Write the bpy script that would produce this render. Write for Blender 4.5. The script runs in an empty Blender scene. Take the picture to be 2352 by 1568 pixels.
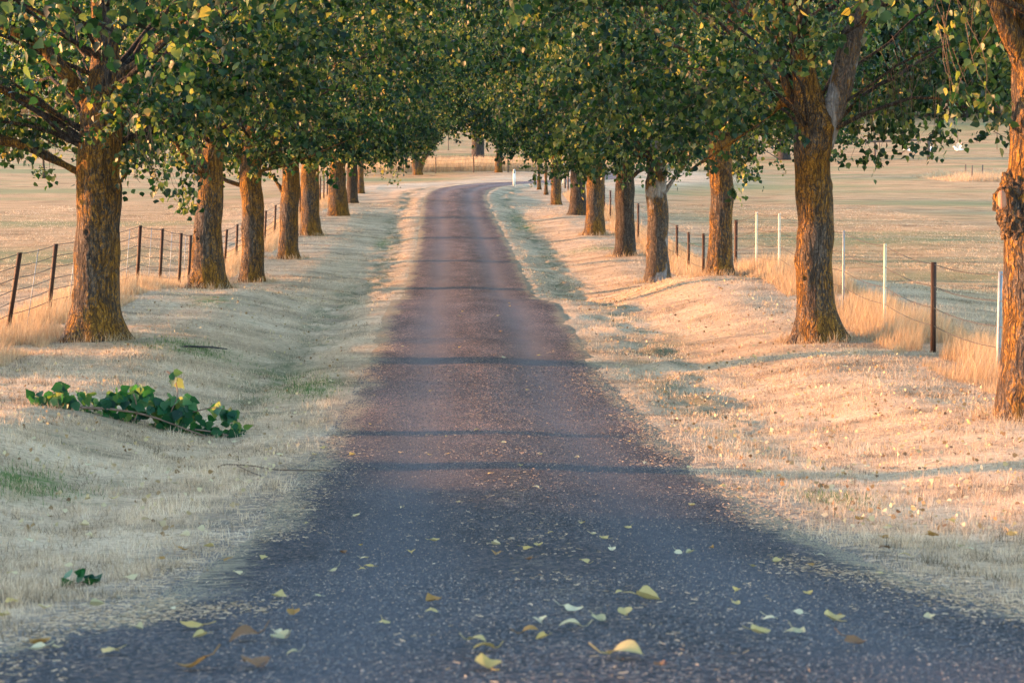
import bpy, math, random
import numpy as np
from mathutils import Vector
R = math.radians
random.seed(7); rng = np.random.default_rng(11)
sc = bpy.context.scene
COL = sc.collection

# ------------------------------------------------------------------ camera
FPX, CX, CY = 5000.0, 1176.0, 784.0          # focal length and centre on a 2352 px wide frame
HC = 4.8                                      # camera height above the far, level stretch of road
PIT, YAW = math.atan(504/5000), math.atan(141/5000)
cam_d = bpy.data.cameras.new('camera'); cam = bpy.data.objects.new('camera', cam_d); COL.objects.link(cam)
cam_d.sensor_width = 36; cam_d.lens = 36*FPX/2352; cam_d.clip_start = .1; cam_d.clip_end = 4000
cam.location = (0, 0, HC)
cam.rotation_euler = (math.pi/2-PIT, 0, -YAW)
cam_d.dof.use_dof = True; cam_d.dof.focus_distance = 42; cam_d.dof.aperture_fstop = 7.5
sc.camera = cam

# ------------------------------------------------------------------ light
SUN_EL, SUN_AZ = 4.4, -79.0                   # azimuth measured clockwise from +Y; the sun stands on the left
SKY, SUN, EXPO = 0.15, 3.1, 3.38
w = bpy.data.worlds.new('World'); sc.world = w; w.use_nodes = True
nt = w.node_tree; nt.nodes.clear()
sky = nt.nodes.new('ShaderNodeTexSky'); sky.sky_type = 'NISHITA'; sky.sun_disc = False
sky.sun_elevation = R(SUN_EL); sky.sun_rotation = R(SUN_AZ); sky.altitude = 300; sky.dust_density = .6; sky.air_density = 1.0; sky.ozone_density = 1.35
bg = nt.nodes.new('ShaderNodeBackground'); bg.inputs[1].default_value = SKY
ow = nt.nodes.new('ShaderNodeOutputWorld')
nt.links.new(sky.outputs[0], bg.inputs[0]); nt.links.new(bg.outputs[0], ow.inputs[0])
sd = bpy.data.lights.new('sun', 'SUN'); sun = bpy.data.objects.new('sun', sd); COL.objects.link(sun)
sd.energy = SUN; sd.angle = R(1.0); sd.color = (.66, .30, .12)
az = R(SUN_AZ); el = R(SUN_EL)
to_sun = Vector((math.sin(az)*math.cos(el), math.cos(az)*math.cos(el), math.sin(el)))
sun.rotation_euler = to_sun.to_track_quat('Z', 'Y').to_euler(); sun.location = (-60, 20, 30)
sc.view_settings.view_transform = 'Standard'; sc.view_settings.look = 'None'
sc.view_settings.exposure = EXPO; sc.view_settings.gamma = 1; sc.view_settings.use_curve_mapping = False
sc.render.engine = 'CYCLES'
cy = sc.cycles; cy.max_bounces = 6; cy.diffuse_bounces = 3; cy.glossy_bounces = 2; cy.transmission_bounces = 4
cy.transparent_max_bounces = 4; cy.use_denoising = True; cy.sample_clamp_indirect = 4; cy.caustics_reflective = False; cy.caustics_refractive = False

# ------------------------------------------------------------------ numeric helpers
def _h(ix, iy, iz, seed):
    n = (ix*374761393 + iy*668265263 + iz*2147483647 + seed*1274126177) & 0xffffffff
    n = ((n ^ (n >> 13))*1274126177) & 0xffffffff
    n = (n ^ (n >> 16)) & 0xffffffff
    return n/4294967295.0
def noise(x, y, z=0.0, seed=0):
    x, y, z = np.broadcast_arrays(np.asarray(x, float), np.asarray(y, float), np.asarray(z, float))
    ix, iy, iz = np.floor(x).astype(np.int64), np.floor(y).astype(np.int64), np.floor(z).astype(np.int64)
    fx, fy, fz = x-ix, y-iy, z-iz
    fx, fy, fz = fx*fx*(3-2*fx), fy*fy*(3-2*fy), fz*fz*(3-2*fz)
    r = 0
    for a in (0, 1):
        for b in (0, 1):
            for c in (0, 1):
                r = r + _h(ix+a, iy+b, iz+c, seed)*(fx if a else 1-fx)*(fy if b else 1-fy)*(fz if c else 1-fz)
    return r*2-1
def fbm(x, y, z=0.0, seed=0, o=3):
    r = 0; a = 1; s = 0
    for k in range(o):
        r = r + a*noise(np.asarray(x)*2**k, np.asarray(y)*2**k, np.asarray(z)*2**k, seed+k*17); s += a; a *= .5
    return r/s
def sstep(a, b, x):
    t = np.clip((np.asarray(x, float)-a)/(b-a), 0, 1); return t*t*(3-2*t)

cp, sp, cyw, syw = math.cos(PIT), math.sin(PIT), math.cos(YAW), math.sin(YAW)
FW = np.array([syw*cp, cyw*cp, -sp]); RT = np.array([cyw, -syw, 0]); UP = np.cross(RT, FW)
def ray(px, py): return FW + RT*(px-CX)/FPX - UP*(py-CY)/FPX
def at(px, py, Y):
    d = ray(px, py); return np.array([0, 0, HC]) + d*(Y/d[1])

# ------------------------------------------------------------------ terrain
RY = [-40, 0, 5.8, 8.2, 11.5, 14.5, 18.3, 23.5, 27, 30, 34.5, 39, 46.5, 49, 52, 56, 59, 62, 75, 90, 100, 112, 125, 137, 150, 165, 200, 262, 300, 350, 400, 450, 500, 600, 800, 1000, 1300]
RZ = [4.2, 3.62, 3.29, 2.94, 2.44, 2.11, 1.78, 1.40, 1.2, 1.05, 1.0, .95, .93, .85, .60, .26, .10, .04, .0, -.03, .05, .22, .38, .55, .60, .62, .45, .5, 1.6, 3.6, 6.6, 12, 20, 38, 74, 105, 140]
_yy = np.arange(-40, 1301, .5); _zz = np.interp(_yy, RY, RZ)
_k = np.exp(-np.linspace(-2, 2, 9)**2); _k /= _k.sum()
_zs = np.convolve(np.pad(_zz, 4, mode='edge'), _k, 'valid')
def z_road(Y): return np.interp(Y, _yy, _zs)
LY = [-40, 5, 18, 23, 30, 36, 47, 51, 55, 60, 64, 77, 93, 108, 125, 139, 160, 200, 262]
LD = [.3, .3, .34, .3, .22, .24, .2, .24, .2, .1, .1, .0, .03, .05, -.2, -.3, -.2, -.1, 0]
RYY = [-40, 5, 18, 23.4, 30, 36, 45, 51, 54, 58, 61, 64, 77, 93, 108, 125, 139, 160, 200, 262]
RD = [.1, .1, .10, .16, .18, .20, .3, .52, .56, .4, .15, .05, .08, .03, .05, -.3, -.1, -.1, -.1, 0]
FLY = [-40, 5, 20, 36, 50, 60, 80, 110, 140, 200, 262]
FLZ = [4.2, 3.6, 2.6, 1.15, .85, .35, .05, 0, .1, .3, .5]
FRZ = [4.0, 3.2, 1.75, .85, .55, .25, .05, 0, .1, .3, .5]
def xc(Y): return np.interp(Y, [-40, 90, 112, 130, 140], [.5, .5, .3, .28, .6])
def hw(Y): return 1.8 + 1.1*np.clip((8.5-np.asarray(Y, float))/5, 0, 2)
PATH = [(.5, -12), (.5, 60), (.5, 90), (.33, 108), (.28, 124), (.45, 134), (1.3, 143), (3.6, 151), (7.5, 156.5), (11, 164), (12.2, 178), (12, 200), (11, 240)]
def catmull(P, n):
    P = np.array(P, float); Q = np.vstack([2*P[0]-P[1], P, 2*P[-1]-P[-2]]); out = []
    for i in range(1, len(Q)-2):
        t = np.linspace(0, 1, n, endpoint=False)[:, None]
        a, b, c, d = Q[i-1], Q[i], Q[i+1], Q[i+2]
        out.append(.5*((2*b)+(-a+c)*t+(2*a-5*b+4*c-d)*t*t+(-a+3*b-3*c+d)*t**3))
    out.append(P[-1:]); return np.vstack(out)
BEND = catmull(PATH[3:], 10)
def road_u(X, Y):
    """signed distance from the road centre line (straight part) and unsigned from the bend"""
    X = np.asarray(X, float); Y = np.asarray(Y, float)
    u = X-xc(Y)
    far = Y > 118
    if np.any(far):
        xf, yf = X[far], Y[far]; best = np.full(xf.shape, 1e9)
        for p, q in zip(BEND[:-1], BEND[1:]):
            d = q-p; L2 = (d**2).sum()
            t = np.clip(((xf-p[0])*d[0]+(yf-p[1])*d[1])/L2, 0, 1)
            dx, dy = xf-p[0]-t*d[0], yf-p[1]-t*d[1]
            dist = np.hypot(dx, dy); sg = np.sign(d[1]*(xf-p[0])-d[0]*(yf-p[1])); sg[sg == 0] = 1
            m = dist < np.abs(best); best[m] = (dist*sg)[m]
        u = u.copy(); u[far] = best
    return u
def terrain(X, Y, under_road=True):
    X, Y = np.broadcast_arrays(np.asarray(X, float), np.asarray(Y, float)); sh = X.shape
    X = X.ravel(); Y = Y.ravel()
    u = road_u(X, Y); au = np.abs(u); zr = z_road(Y); h = hw(Y)
    left = u < 0
    zrow = zr + np.where(left, np.interp(Y, LY, LD), np.interp(Y, RYY, RD))
    # off-frame rise added on the left to throw shade over the near road
    shade_mound = (.95+.38*noise(Y*.5, 0, 0, 91)+.2*noise(Y*1.3, X*.3, 0, 92))*np.exp(-((Y-12.9)/5.6)**4)*sstep(-4.3, -7.2, X)*(1-sstep(-14, -20, X)*1)
    zf = np.where(left, np.interp(Y, FLY, FLZ), np.interp(Y, FLY, FRZ))
    zf = np.where(Y > 262, zr, zf)
    crown = -.022*au - .006*np.maximum(au-1.2, 0)
    dd = .20*sstep(18, 32, Y)*(1-.6*sstep(115, 140, Y))*(1+.35*noise(Y*.21, left*5.3, 0, 3))
    dd = dd*np.where(left, .5, .05+.5*sstep(42, 60, Y))
    wob = .35*noise(Y*.13, left*9.1, 0, 4)+.15*noise(Y*.6, left*4.1, 0, 5)
    prof = np.interp(au+wob*sstep(2, 2.6, au), [0, 1.8, 2.2, 2.95, 3.6, 5.2, 6.4, 7.6], [0, 0, -.12, -1, -.7, -.15, 0, 0])
    t = sstep(2.9, 5.4, au)
    base = (zr+crown)*(1-t) + zrow*t
    z = base + np.where(prof < 0, prof*dd, prof)
    t2 = sstep(7.3, 15, au); z = z*(1-t2)+zf*t2
    # small lumps off the road
    off = sstep(h+.1, h+1.0, au)
    dm_ = np.exp(-((au-2.9)/.7)**2)*sstep(16, 26, Y); z = z + dm_*.11*fbm(X*2.3, Y*1.1, 0, 14, 3)
    z = z + off*(.045*fbm(X*.9, Y*.5, 0, 8)+.012*noise(X*4, Y*3, 0, 9))*(1-sstep(30, 200, Y)*.3)
    z = z + .25*noise(X*.03, Y*.03, 0, 12)*sstep(14, 40, au)
    z = z + sstep(300, 600, Y)*(4*noise(X*.006, Y*.006, 0, 13)+.012*np.abs(X)*0)
    z = z + shade_mound
    if under_road:
        e = .10*noise(Y*1.9, left*3.3, 0, 21)+.07*noise(Y*6.3, left*7.7, 0, 22)+.10*noise(Y*.5, left*2.7, 0, 23)
        z = z - .030*(1-sstep(h-.16+e, h+.12+e, au))
    return z.reshape(sh)
def gz(x, y): return float(terrain(np.array([x]), np.array([y]))[0])
def hit(px, py, y0=3.5, y1=600):
    d = ray(px, py); Ys = np.geomspace(y0, y1, 2500)
    P = np.array([0, 0, HC])[None, :] + d[None, :]*(Ys/d[1])[:, None]
    g = terrain(P[:, 0], P[:, 1]); k = np.argmax(P[:, 2] < g)
    return np.array([P[k, 0], P[k, 1], g[k]])

# ------------------------------------------------------------------ mesh and object helpers
def mesh_np(name, V, faces, mat=None, smooth=False, attrs=None):
    V = np.asarray(V, np.float32); me = bpy.data.meshes.new(name)
    faces = [np.asarray(f, np.int32) for f in faces if len(f)]
    nl = sum(f.size for f in faces); npol = sum(len(f) for f in faces)
    me.vertices.add(len(V)); me.vertices.foreach_set('co', V.ravel())
    me.loops.add(nl); me.polygons.add(npol)
    me.loops.foreach_set('vertex_index', np.concatenate([f.ravel() for f in faces]))
    tot = np.concatenate([np.full(len(f), f.shape[1], np.int32) for f in faces])
    me.polygons.foreach_set('loop_start', np.concatenate([[0], np.cumsum(tot)[:-1]]).astype(np.int32))
    me.polygons.foreach_set('loop_total', tot)
    if smooth: me.polygons.foreach_set('use_smooth', np.ones(npol, bool))
    for an, av in (attrs or {}).items():
        a = me.attributes.new(an, 'FLOAT', 'POINT'); a.data.foreach_set('value', np.asarray(av, np.float32))
    me.update(calc_edges=True)
    if mat: me.materials.append(mat)
    return me
def link(name, me, parent=None, loc=None):
    o = bpy.data.objects.new(name, me); COL.objects.link(o)
    if parent: o.parent = parent
    if loc is not None: o.location = loc
    return o
def tag(o, label=None, cat=None, group=None, kind=None):
    if label: o['label'] = label
    if cat: o['category'] = cat
    if group: o['group'] = group
    if kind: o['kind'] = kind
    return o
def empty(name, loc, label, cat, group=None):
    o = bpy.data.objects.new(name, None); COL.objects.link(o); o.location = loc; o.empty_display_size = .3
    return tag(o, label, cat, group)
class MB:
    def __init__(s): s.V = []; s.Q = []; s.T = []; s.n = 0; s.A = []
    def add(s, V, Q=None, T=None, a=0.0):
        V = np.asarray(V, float)
        if Q is not None and len(Q): s.Q.append(np.asarray(Q)+s.n)
        if T is not None and len(T): s.T.append(np.asarray(T)+s.n)
        s.V.append(V); s.n += len(V); s.A.append(np.broadcast_to(np.asarray(a, float), (len(V),)))
    def box(s, c, d, rot=0, a=0.0):
        x, y, z = np.array(d)/2
        V = np.array([[i*x, j*y, k*z] for i in (-1, 1) for j in (-1, 1) for k in (-1, 1)])
        cr, sr = math.cos(rot), math.sin(rot)
        V = np.stack([V[:, 0]*cr-V[:, 1]*sr, V[:, 0]*sr+V[:, 1]*cr, V[:, 2]], 1)+np.array(c)
        s.add(V, [[0, 1, 3, 2], [4, 6, 7, 5], [0, 4, 5, 1], [2, 3, 7, 6], [0, 2, 6, 4], [1, 5, 7, 3]], a=a)
    def tube(s, P, r, n=6, a=0.0, cap=True, disp=None):
        P = np.asarray(P, float); m = len(P); r = np.broadcast_to(np.asarray(r, float), (m,))
        T = np.gradient(P, axis=0); T /= np.linalg.norm(T, axis=1)[:, None]+1e-9
        ref = np.array([0, 0, 1.]) if abs(T[:, 2]).mean() < .8 else np.array([0, 1., 0])
        U = np.cross(T, ref); U /= np.linalg.norm(U, axis=1)[:, None]+1e-9
        W = np.cross(U, T)
        th = np.linspace(0, 2*np.pi, n, endpoint=False)
        rr = r[:, None]*np.ones(n)[None, :]
        D = U[:, None, :]*np.cos(th)[None, :, None]+W[:, None, :]*np.sin(th)[None, :, None]
        if disp is not None: rr = rr+disp(P, th, r, D)
        V = (P[:, None, :]+D*rr[:, :, None]).reshape(-1, 3)
        i = np.arange(m-1)[:, None]*n; j = np.arange(n)[None, :]; jn = (j+1) % n
        Q = np.stack([i+j, i+jn, i+n+jn, i+n+j], -1).reshape(-1, 4)
        if cap:
            V = np.vstack([V, P[0], P[-1]]); a0, a1 = m*n, m*n+1; k = np.arange(n)
            T3 = np.vstack([np.stack([np.full(n, a0), (k+1) % n, k], 1), np.stack([np.full(n, a1), (m-1)*n+k, (m-1)*n+(k+1) % n], 1)])
            s.add(V, Q, T3, a)
        else: s.add(V, Q, None, a)
    def mesh(s, name, mat, smooth=False, off=None):
        V = np.vstack(s.V)
        if off is not None: V = V-np.asarray(off)[None, :]
        return mesh_np(name, V, [np.vstack(s.Q) if s.Q else [], np.vstack(s.T) if s.T else []], mat, smooth, {'tint': np.concatenate(s.A)})

# ------------------------------------------------------------------ materials
def newmat(name):
    m = bpy.data.materials.new(name); m.use_nodes = True; n = m.node_tree; n.nodes.clear()
    return m, n
def N(n, t, **k):
    x = n.nodes.new(t)
    for a, b in k.items():
        if a.startswith('i_'):
            q = a[2:]; x.inputs[int(q) if q.isdigit() else q.replace('_', ' ')].default_value = b
        else: setattr(x, a, b)
    return x
def ramp(n, fac, stops, interp='LINEAR'):
    r = n.nodes.new('ShaderNodeValToRGB'); r.color_ramp.interpolation = interp; e = r.color_ramp.elements
    while len(e) > 1: e.remove(e[0])
    e[0].position = stops[0][0]; e[0].color = (*stops[0][1], 1)
    for p, c in stops[1:]:
        q = e.new(p); q.color = (*c, 1)
    n.links.new(fac, r.inputs[0]); return r.outputs[0]
def tex(n, co, scale, sc3=(1, 1, 1), detail=3, rough=.55, kind='noise', **k):
    mp = N(n, 'ShaderNodeMapping'); mp.inputs['Scale'].default_value = sc3; n.links.new(co, mp.inputs[0])
    if kind == 'noise':
        t = N(n, 'ShaderNodeTexNoise'); t.inputs['Scale'].default_value = scale; t.inputs['Detail'].default_value = detail; t.inputs['Roughness'].default_value = rough
        n.links.new(mp.outputs[0], t.inputs['Vector']); return t.outputs[0]
    t = N(n, 'ShaderNodeTexVoronoi'); t.inputs['Scale'].default_value = scale
    for a, b in k.items(): setattr(t, a, b)
    n.links.new(mp.outputs[0], t.inputs['Vector']); return t
def mix(n, f, a, b, mode='MIX'):
    m = N(n, 'ShaderNodeMix', data_type='RGBA', blend_type=mode)
    for s, v in ((0, f), (6, a), (7, b)):
        if hasattr(v, 'links') or hasattr(v, 'is_linked'): n.links.new(v, m.inputs[s])
        else: m.inputs[s].default_value = v if s == 0 else (*v, 1)
    return m.outputs[2]
def math_(n, op, a, b=None, clamp=False):
    m = N(n, 'ShaderNodeMath', operation=op, use_clamp=clamp)
    for s, v in ((0, a), (1, b)):
        if v is None: continue
        if hasattr(v, 'is_linked'): n.links.new(v, m.inputs[s])
        else: m.inputs[s].default_value = v
    return m.outputs[0]
def mrange(n, v, a, b, c=0.0, d=1.0):
    m = N(n, 'ShaderNodeMapRange'); n.links.new(v, m.inputs[0])
    for i, q in enumerate((a, b, c, d)): m.inputs[i+1].default_value = q
    return m.outputs[0]
def finish(n, col, rough=.8, bump=None, bdist=.02, bstr=1.0, spec=.3, metal=0, transl=None, tfac=.4):
    p = N(n, 'ShaderNodeBsdfPrincipled'); o = N(n, 'ShaderNodeOutputMaterial')
    if hasattr(col, 'is_linked'): n.links.new(col, p.inputs['Base Color'])
    else: p.inputs['Base Color'].default_value = (*col, 1)
    if hasattr(rough, 'is_linked'): n.links.new(rough, p.inputs['Roughness'])
    else: p.inputs['Roughness'].default_value = rough
    p.inputs['Specular IOR Level'].default_value = spec; p.inputs['Metallic'].default_value = metal
    if bump is not None:
        b = N(n, 'ShaderNodeBump'); b.inputs['Distance'].default_value = bdist; b.inputs['Strength'].default_value = bstr
        n.links.new(bump, b.inputs['Height']); n.links.new(b.outputs[0], p.inputs['Normal'])
    if transl is not None:
        t = N(n, 'ShaderNodeBsdfTranslucent'); n.links.new(transl, t.inputs[0])
        ms = N(n, 'ShaderNodeMixShader'); ms.inputs[0].default_value = tfac
        n.links.new(p.outputs[0], ms.inputs[1]); n.links.new(t.outputs[0], ms.inputs[2]); n.links.new(ms.outputs[0], o.inputs[0])
    else: n.links.new(p.outputs[0], o.inputs[0])
def coords(n): return N(n, 'ShaderNodeTexCoord').outputs['Object']
def attr(n, name): return N(n, 'ShaderNodeAttribute', attribute_name=name).outputs['Fac']
def geo_pos(n): return N(n, 'ShaderNodeNewGeometry').outputs['Position']

def mat_ground():
    m, n = newmat('dry_grass_ground'); co = geo_pos(n)
    big = tex(n, co, .09, (.35, 1, 1), 4); mid = tex(n, co, .8, (.5, 1, 1), 4); fine = tex(n, co, 14, (1, 1, 1), 5, .7)
    c = ramp(n, mid, [(.28, (.22, .165, .115)), (.42, (.42, .305, .215)), (.55, (.54, .395, .28)), (.72, (.62, .47, .345))])
    f2 = ramp(n, fine, [(.32, (.40, .38, .34)), (.48, (.95, .95, .93)), (.70, (1.2, 1.18, 1.14))])
    c = mix(n, .9, c, f2, 'MULTIPLY')
    fl_ = attr(n, 'field'); c = mix(n, fl_, c, mix(n, 1, c, (.90, .74, .56), 'MULTIPLY'))
    gb = ramp(n, big, [(.46, (0, 0, 0)), (.62, (1, 1, 1))])
    field = attr(n, 'field'); green = math_(n, 'MULTIPLY', gb, field); green = math_(n, 'MULTIPLY', green, .75)
    c = mix(n, green, c, (.20, .20, .09))
    d = attr(n, 'ditch'); dn = tex(n, co, 1.7, (1, .6, 1), 4, .65); dm = math_(n, 'MULTIPLY', d, mrange(n, dn, .42, .6)); 
    c = mix(n, dm, c, (.12, .13, .07))
    p2 = tex(n, co, 2.6, (.6, 1, 1), 5, .7); pm2 = mrange(n, p2, .56, .66); c = mix(n, math_(n, 'MULTIPLY', pm2, .5), c, (.20, .19, .12))
    gp = attr(n, 'green'); gn = tex(n, co, 3, (1, 1, 1), 4, .7); gm = math_(n, 'MULTIPLY', gp, mrange(n, gn, .4, .6))
    c = mix(n, gm, c, (.10, .16, .045))
    so = attr(n, 'soil'); sn = tex(n, co, 9, (1, 1, 1), 4, .7); sm = math_(n, 'MULTIPLY', so, mrange(n, sn, .4, .55))
    c = mix(n, sm, c, (.11, .10, .10))
    finish(n, c, .95, fine, .05, .9, .1)
    return m
def mat_road():
    m, n = newmat('asphalt'); co = geo_pos(n)
    v = tex(n, co, 55, (1, 1, 1), kind='vor'); v2 = tex(n, co, 130, (1, 1, 1), kind='vor')
    st = ramp(n, N(n, 'ShaderNodeSeparateColor').outputs[0], [(0, (0, 0, 0)), (1, (1, 1, 1))])
    sep = N(n, 'ShaderNodeSeparateColor'); n.links.new(v.outputs['Color'], sep.inputs[0])
    base = ramp(n, sep.outputs[0], [(0, (.022, .026, .036)), (.5, (.047, .054, .076)), (.8, (.085, .085, .105)), (.93, (.18, .135, .13)), (1, (.32, .24, .21))])
    mid = tex(n, co, 1.6, (1, .35, 1), 4, .6); mm = ramp(n, mid, [(.3, (.55, .56, .58)), (.7, (1.18, 1.16, 1.14))])
    c = mix(n, 1, base, mm, 'MULTIPLY')
    tr = attr(n, 'track')           # polished wheel tracks are a little paler, the crown between them darker and littered
    c = mix(n, math_(n, 'MULTIPLY', tr, .75), c, (.082, .092, .120))
    c = mix(n, attr(n, 'sunlit_lane'), c, mix(n, 1, c, (2.45, 1.95, 1.68), 'MULTIPLY'))   # warm sunlight beyond the near shade, put into the road colour
    e = attr(n, 'edge'); sn = tex(n, co, 7, (1, 2.6, 1), 5, .75); s2 = tex(n, co, 1.1, (1, .5, 1), 3)
    thr = math_(n, 'ADD', sn, math_(n, 'MULTIPLY', s2, .5)); thr = math_(n, 'ADD', thr, math_(n, 'MULTIPLY', e, .45))
    straw = mrange(n, thr, 1.0, 1.12)
    c = mix(n, math_(n, 'MULTIPLY', straw, .75), c, (.42, .34, .23))
    h = math_(n, 'ADD', v.outputs['Distance'], math_(n, 'MULTIPLY', v2.outputs['Distance'], .5))
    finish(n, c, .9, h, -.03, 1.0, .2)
    return m
def mat_bark(name, lichen=.55, dark=1.0, pale=.0):
    m, n = newmat(name); co0 = coords(n)
    # wobble the coordinates a little so that the fissures wander and join
    wn = N(n, 'ShaderNodeTexNoise'); wn.inputs['Scale'].default_value = 3.0; wn.inputs['Detail'].default_value = 2; n.links.new(co0, wn.inputs['Vector'])
    vm = N(n, 'ShaderNodeVectorMath', operation='SCALE'); n.links.new(wn.outputs['Color'], vm.inputs[0]); vm.inputs['Scale'].default_value = .16
    va = N(n, 'ShaderNodeVectorMath', operation='ADD'); n.links.new(co0, va.inputs[0]); n.links.new(vm.outputs[0], va.inputs[1]); co = va.outputs[0]
    lo = tex(n, co, 1.6, (1, 1, .5), 3, .6); a = tex(n, co, 11, (1, 1, .11), 2, .55); b = tex(n, co, 32, (1, 1, .2), 3, .6)
    fine = tex(n, co, 34, (1, 1, .38), 6, .72); speck = tex(n, co, 75, (1, 1, .45), 4, .7)
    fa = mrange(n, math_(n, 'ABSOLUTE', math_(n, 'SUBTRACT', a, .5)), .0, .068); fb = mrange(n, math_(n, 'ABSOLUTE', math_(n, 'SUBTRACT', b, .5)), .0, .045)
    ridge = math_(n, 'MULTIPLY', fa, math_(n, 'ADD', math_(n, 'MULTIPLY', fb, .55), .45))
    c = ramp(n, fine, [(.3, (.042*dark, .034*dark, .031*dark)), (.5, (.095*dark, .078*dark, .074*dark)), (.7, (.20*dark, .165*dark, .16*dark))])
    wht = mrange(n, speck, .60, .70); c = mix(n, math_(n, 'MULTIPLY', wht, .75), c, (.33, .30, .30))
    lm = math_(n, 'ADD', math_(n, 'MULTIPLY', lo, .45), math_(n, 'MULTIPLY', fine, .55))
    lm = mrange(n, lm, .585-.2*lichen, .66-.2*lichen)
    lc = ramp(n, speck, [(.3, (.12, .048, .006)), (.5, (.30, .135, .012)), (.7, (.50, .26, .045))])
    c = mix(n, math_(n, 'MULTIPLY', lm, .85), c, lc)
    if pale:
        pm = mrange(n, tex(n, co, 1.4, (1, 1, .6), 3, .5), .58-.2*pale, .63-.2*pale)
        c = mix(n, math_(n, 'MULTIPLY', pm, .8), c, (.40, .38, .41))
    c = mix(n, math_(n, 'MULTIPLY', math_(n, 'SUBTRACT', 1.0, ridge), .82 if not pale else .5), c, (.022, .017, .017))
    h = math_(n, 'ADD', math_(n, 'MULTIPLY', ridge, 1.0), math_(n, 'MULTIPLY', fine, .6)); h = math_(n, 'ADD', h, math_(n, 'MULTIPLY', speck, .25))
    finish(n, c, .9, h, .028, 1.0, .15)
    return m
def mat_leaf(name='poplar_leaf', bright=1.0, warm=0.0):
    m, n = newmat(name); t = attr(n, 'tint'); b = bright
    c = ramp(n, t, [(0, (.001*b, .012*b, .010*b)), (.35, (.002*b, .030*b, .018*b)), (.7, (.006*b, .056*b, .024*b)), (.9, (.026*b, .095*b, .030*b)), (.955, (.16, .19, .04)), (.975, (.42, .33, .07)), (1, (.40, .22, .05))])
    c2 = ramp(n, t, [(0, (.010*b, .07*b, .012*b)), (.5, (.04*b, .17*b, .022*b)), (.75, (.26, .36, .05)), (.9, (.50, .50, .11)), (.96, (.5, .42, .06)), (1, (.5, .28, .05))])
    bf = N(n, 'ShaderNodeNewGeometry').outputs['Backfacing']      # poplar leaves are paler underneath
    c = mix(n, math_(n, 'MULTIPLY', bf, .16), c, (.13, .17, .10))
    finish(n, c, .45, None, spec=.36, transl=c2, tfac=.34)
    return m
def mat_plain(name, col, rough=.7, spec=.3, metal=0, var=.25, scale=30, bd=.004):
    m, n = newmat(name); co = coords(n); t = tex(n, co, scale, (1, 1, .4), 4, .6)
    c = ramp(n, t, [(.3, tuple(x*(1-var) for x in col)), (.7, tuple(min(1, x*(1+var)) for x in col))])
    finish(n, c, rough, t, bd, .6, spec, metal); return m
def mat_blade(name, stops, tf=.3):
    m, n = newmat(name); c = ramp(n, attr(n, 'tint'), stops); finish(n, c, .75, spec=.2, transl=c, tfac=tf); return m
def mat_fallen():
    m, n = newmat('fallen_leaf'); inf = N(n, 'ShaderNodeObjectInfo').outputs['Random']
    c = ramp(n, inf, [(0, (.52, .39, .16)), (.2, (.62, .49, .28)), (.4, (.42, .36, .20)), (.5, (.54, .37, .12)), (.66, (.64, .55, .36)), (.84, (.34, .18, .05)), (.94, (.20, .10, .05))], 'CONSTANT')
    co = coords(n); t = tex(n, co, 40, (1, 1, 1), 3, .6); c = mix(n, mrange(n, t, .55, .75), c, (.33, .20, .07))
    finish(n, c, .6, t, .003, .5, .3, transl=c, tfac=.25); return m

M = dict(ground=mat_ground(), road=mat_road(), bark=mat_bark('lichened_bark', .62), bark_dark=mat_bark('grey_bark', .30, .75), bark_pale=mat_bark('pale_bark', .45, 1.0, .22),
         bark_white=mat_bark('smooth_pale_bark', .5, 1.5, .42), gum=mat_plain('dark_bark', (.05, .045, .05), .95, .1, 0, .4, 6, .02),
         leaf=mat_leaf('poplar_leaf', .68), leaf_far=mat_leaf('far_leaf', .6), branchleaf=mat_leaf('cut_branch_leaf', 1.7),
         twig=mat_plain('twig', (.12, .08, .06), .85), steel=mat_plain('rusty_steel', (.055, .028, .022), .7, .3),
         stem=mat_plain('young_stem', (.20, .13, .10), .8), galv=mat_plain('galvanised', (.22, .25, .30), .5, .5, .3), white=mat_plain('white_paint', (.55, .53, .47), .55, .3, 0, .08),
         wire=mat_plain('wire', (.10, .085, .08), .5, .5, .5), wood=mat_plain('weathered_timber', (.11, .085, .08), .9, .1, 0, .3),
         scar=mat_plain('bare_wood', (.34, .17, .12), .8, .2, 0, .3, 12), plastic=mat_plain('white_plastic', (.80, .80, .82), .45, .4, 0, .03),
         black=mat_plain('dark_reflector', (.03, .03, .035), .3, .5), feather=mat_plain('white_feather', (.82, .82, .86), .8, .1, 0, .05),
         fallen=mat_fallen(), soil=mat_plain('bare_soil', (.12, .09, .07), .95, .1, 0, .3, 40, .01),
         straw=mat_blade('straw', [(0, (.12, .09, .06)), (.25, (.35, .25, .165)), (.5, (.57, .415, .285)), (.8, (.68, .505, .36)), (1, (.78, .63, .47))]),
         tall=mat_blade('long_grass', [(0, (.33, .22, .13)), (.5, (.50, .36, .23)), (1, (.66, .51, .36))], .4),
         green=mat_blade('green_grass', [(0, (.05, .10, .03)), (.6, (.09, .17, .05)), (1, (.20, .24, .09))], .35))

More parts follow.
